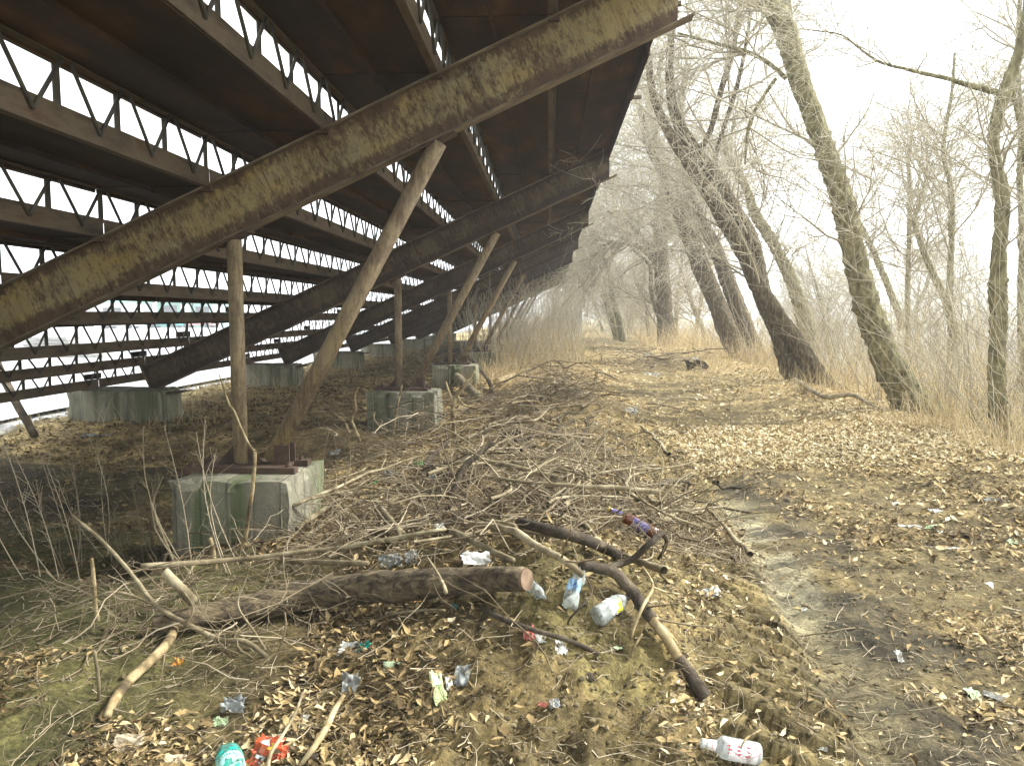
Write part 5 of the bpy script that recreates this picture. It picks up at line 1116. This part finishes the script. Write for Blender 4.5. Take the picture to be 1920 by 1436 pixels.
Cr('white plastic lump on the path beyond the near leaves', 1178, 768, 34, 16, 'paper', 'plastic_bag', 'plastic bag', 0, .35, 38, .03, tilt=.4)
Cr('white flat bag on the far side of the second heap', 1222, 702, 30, 8, 'paper', 'plastic_bag', 'plastic bag', 0, .3, 39, .03, tilt=.3)
Cr('white scrap caught at the foot of the fallen trunk', 922, 746, 16, 12, 'paper', 'scrap', 'scrap', .5, .3, 40, .05, tilt=.5)
Cr('white cloth like scrap on the back of the grassy ridge', 1030, 668, 18, 6, 'paper', 'scrap', 'scrap', 0, .3, 41, .05, tilt=.4)
Cr('white scrap lying just before the upright tree on the far path', 1212, 664, 12, 5, 'paper', 'scrap', 'scrap', 0, .3, 42, .05, tilt=.4)
Cr('black plastic sheet heap below the doubled leaning tree', 1306, 684, 40, 18, 'black', 'plastic_sheet', 'plastic sheet', 0, .6, 43, .18, tilt=.5)
Cr('black plastic sheet on the shoulder of the grassy ridge', 1080, 676, 26, 12, 'black', 'plastic_sheet', 'plastic sheet', 0, .5, 44, .08, tilt=.5)
Cr('white bag lying on top of the black sheet heap', 1303, 672, 13, 7, 'paper', 'plastic_bag', 'plastic bag', 0, .3, 45, .30, tilt=.4)
Cr('pale plastic sheet lying flat on the dark soil under the stand', 180, 816, 56, 12, 'film', 'plastic_sheet', 'plastic sheet', 0, .15, 46, .03, tilt=.1)
Cr('white paper flecks by the right side of the near concrete block', 628, 848, 18, 16, 'film', 'plastic_film', 'plastic film', 0, .4, 47, .05, tilt=.4)
Cr('small pinkish shell shaped scrap on the bare earth', 1018, 1320, 18, 11, 'pink', 'scrap', 'scrap', -.3, .3, 48, .02, tilt=.3)
Cr('small clear shell shaped scrap right of the pinkish one', 1040, 1318, 20, 18, 'film', 'scrap', 'scrap', .2, .4, 49, .02, tilt=.4)
Cr('small dark green box edge in the earth below the thick log', 852, 1138, 14, 12, 'dkgreen', 'box', 'box', 0, .05, 50, .02, tilt=.6)
Cr('large curled ochre leaf against the underside of the thick log', 788, 1116, 26, 24, 'peel', 'dead_leaf', 'leaf', .4, .5, 51, .05, tilt=.7)
Cr('pale crumpled wrapper in the leaves left of the white round cap', 413, 1353, 30, 16, 'palegreen', 'wrapper', 'wrapper', .1, .4, 52, .03, tilt=.4)
Cr('pale yellow card on the bottom left edge', 330, 1424, 40, 24, 'beige', 'card', 'card', .3, .2, 53, .03, tilt=.4)
# stump of burnt wood and black soil lumps on the earth face
for k, (px, py, s_, lab) in enumerate([(1105, 1272, 16, 'charred lump of wood sunk in the bare earth'), (590, 1420, 18, 'black crumbly lump of coal soil beside the orange wrapper')]):
    c = G(px, py, .01); s2 = s_ * c.y / F; m = MB(); V = [Vector(v) * s2 * (1 + .35 * (random.Random(k * 20 + i).random() - .5)) for i, v in enumerate(ico)]; m.add([tuple(v) for v in V], icf)
    o = m.build('charred_lump', M['stick_dark'], None, c); o.scale = (1, .8, .5 if k else 1.0); tag(o, lab, 'lump')
    sub = o.modifiers.new('s', 'SUBSURF'); sub.levels = sub.render_levels = 2
# broken pieces of concrete beside the wide block
for k, (px, py, s_) in enumerate([(330, 770, 16), (345, 783, 12), (322, 792, 9), (362, 776, 8), (255, 792, 8)]):
    c = G(px, py, .02); s2 = s_ * c.y / F; m = MB(); m.add([tuple(Vector(v) * s2 * (1 + .4 * (random.Random(k * 31 + i).random() - .5))) for i, v in enumerate(ico)], icf)
    o = m.build('concrete_chunk', M['concrete2'], None, c); o.scale = (1.2, 1, .6); tag(o, ['largest broken concrete chunk right of the wide block', 'second broken chunk lying before the largest one', 'small flat chunk at the corner of the wide block', 'small chunk farthest right of the wide block', 'small chunk in front of the wide block'][k], 'rubble', 'broken concrete by the wide block')
#@@YARD
# ------------------------------------------------------------------ beyond the yard
M['kgreen'] = plain('green_painted_tin', (.12, .34, .24), .5, nz=.05); M['kteal'] = plain('teal_painted_tin', (.28, .50, .46), .5, nz=.05); M['carw'] = plain('white_car_paint', (.75, .75, .75), .3, nz=.02)
M['dark'] = plain('dark_window', (.02, .025, .03), .1, .6, nz=.02); M['slab'] = plain('pale_concrete_slab', (.36, .36, .33), .9, .2); M['carr'] = plain('faded_red_car_paint', (.48, .24, .22), .3, nz=.02); M['cart'] = plain('teal_car_paint', (.05, .33, .33), .3, nz=.02)
def kiosk(x, y, w, h, mat, lab, awn):
    r_ = empty('market_kiosk', (x, y, .03)); tag(r_, lab, 'kiosk', 'kiosks beyond the yard')
    m = MB(); m.box((0, 0, 0), (w, 2.2, h)); m.build('wall', M[mat], r_); r_.scale = (1.5, 1.5, 1.4)
    m = MB(); m.add([(-.2, -.3, h + .02), (w + .2, -.3, h + .02), (w + .2, 2.4, h + .02), (-.2, 2.4, h + .02), (-.2, 1.1, h + .45), (w + .2, 1.1, h + .45)], [(0, 1, 5, 4), (3, 4, 5, 2), (0, 4, 3), (1, 2, 5), (0, 3, 2, 1)]); m.build('roof', M[awn], r_)
    m = MB(); m.box((.3, -.03, 1.0), (w * .55, -.005, h - .4)); m.build('window', M['dark'], r_)
    m = MB(); m.box((w * .65, -.03, .05), (w * .65 + .8, -.005, 2.0)); m.build('door', M['white'], r_)
kiosk(-53.5, 90, 3.2, 2.1, 'white', 'white kiosk with green roof seen through the lattice at the far left', 'kgreen')
kiosk(-47.5, 92, 3.0, 2.3, 'kgreen', 'green kiosk right of the white one with green roof', 'kteal')
kiosk(-43.2, 92, 2.6, 2.2, 'kteal', 'teal kiosk, farthest right beyond the yard', 'kteal')
def car(x, y, mat, lab, L=4.1):
    r_ = empty('parked_car', (x, y, .03)); tag(r_, lab, 'car', 'cars parked beyond the yard')
    pr = [(0, .3), (0, .75), (.15, .85), (.95, .95), (1.5, 1.38), (2.9, 1.40), (3.5, .98), (3.95, .9), (L, .7), (L, .3)]
    m = MB(); n = len(pr); vs = [(a, -.8 + (.12 if z > 1.1 else 0), z) for a, z in pr] + [(a, .8 - (.12 if z > 1.1 else 0), z) for a, z in pr]
    m.add(vs, [tuple(range(n)), tuple(range(2 * n - 1, n - 1, -1))] + [(i, n + i, n + (i + 1) % n, (i + 1) % n) for i in range(n)]); o = m.build('body', M[mat], r_); bevel(o, .05)
    for a, c_ in ((1.3, 2.15), (2.25, 3.2)):
        m = MB(); m.add([(a, -.79, .98), (c_, -.79, .98), (min(c_, 2.85), -.71, 1.33), (max(a, 1.55), -.71, 1.33)], [(0, 1, 2, 3)]); m.build('window', M['dark'], r_)
    for a in (.75, 3.3):
        for s in (-.72, .72): m = MB(); m.tube((a, s - .1, .31), (a, s + .1, .31), .31, 16); m.build('wheel', M['black'], r_)
car(-46.5, 88, 'cart', 'teal car parked in front of the green kiosk'); car(-49.5, 84, 'carw', 'white car parked left of the teal one'); car(-43.0, 89, 'carr', 'red car parked at the right before the teal kiosk')
for k, (x, y, w, n_) in enumerate([(-25.6, 36.5, 2.2, 3), (-22.0, 38, 2.6, 2), (-19.5, 40, 2.0, 1), (-19.2, 27, 3.2, 1)]):
    r_ = empty('slab_stack', (x, y, .03)); tag(r_, ['stack of pale slabs lying on the yard at the left edge', 'lower stack of pale slabs right of the tall one', 'single pale slab, farthest stack on the yard', 'long single slab lying nearest on the yard'][k], 'slabs', 'slabs on the yard')
    for q in range(n_): m = MB(); m.box((0 + .1 * (q % 2), 0, q * .16), (w + .1 * (q % 2), 1.1, q * .16 + .13)); m.build('slab', M['slab'], r_)
# pale blue shed and white board behind the end of the stand
r_ = empty('shed', (.2, 66, 0)); tag(r_, 'small pale blue shed beyond the far end of the stand', 'shed')
M['shed'] = plain('pale_blue_boards', (.36, .48, .52), .7, nz=.08)
for i in range(9): m = MB(); m.box((i * .29, 0, 0), (i * .29 + .275, .04, 1.9)); m.build('board', M['shed'], r_)
m = MB(); m.box((0, .05, 0), (2.6, 2, 1.88)); m.build('wall', M['shed'], r_); m = MB(); m.add([(-.2, -.2, 1.91), (2.8, -.2, 1.91), (2.8, 2.2, 2.4), (-.2, 2.2, 2.4), (-.2, -.2, 1.96), (2.8, -.2, 1.96), (2.8, 2.2, 2.45), (-.2, 2.2, 2.45)], [(3, 2, 1, 0), (4, 5, 6, 7), (0, 1, 5, 4), (1, 2, 6, 5), (2, 3, 7, 6), (3, 0, 4, 7)]); m.build('roof', M['slab'], r_)
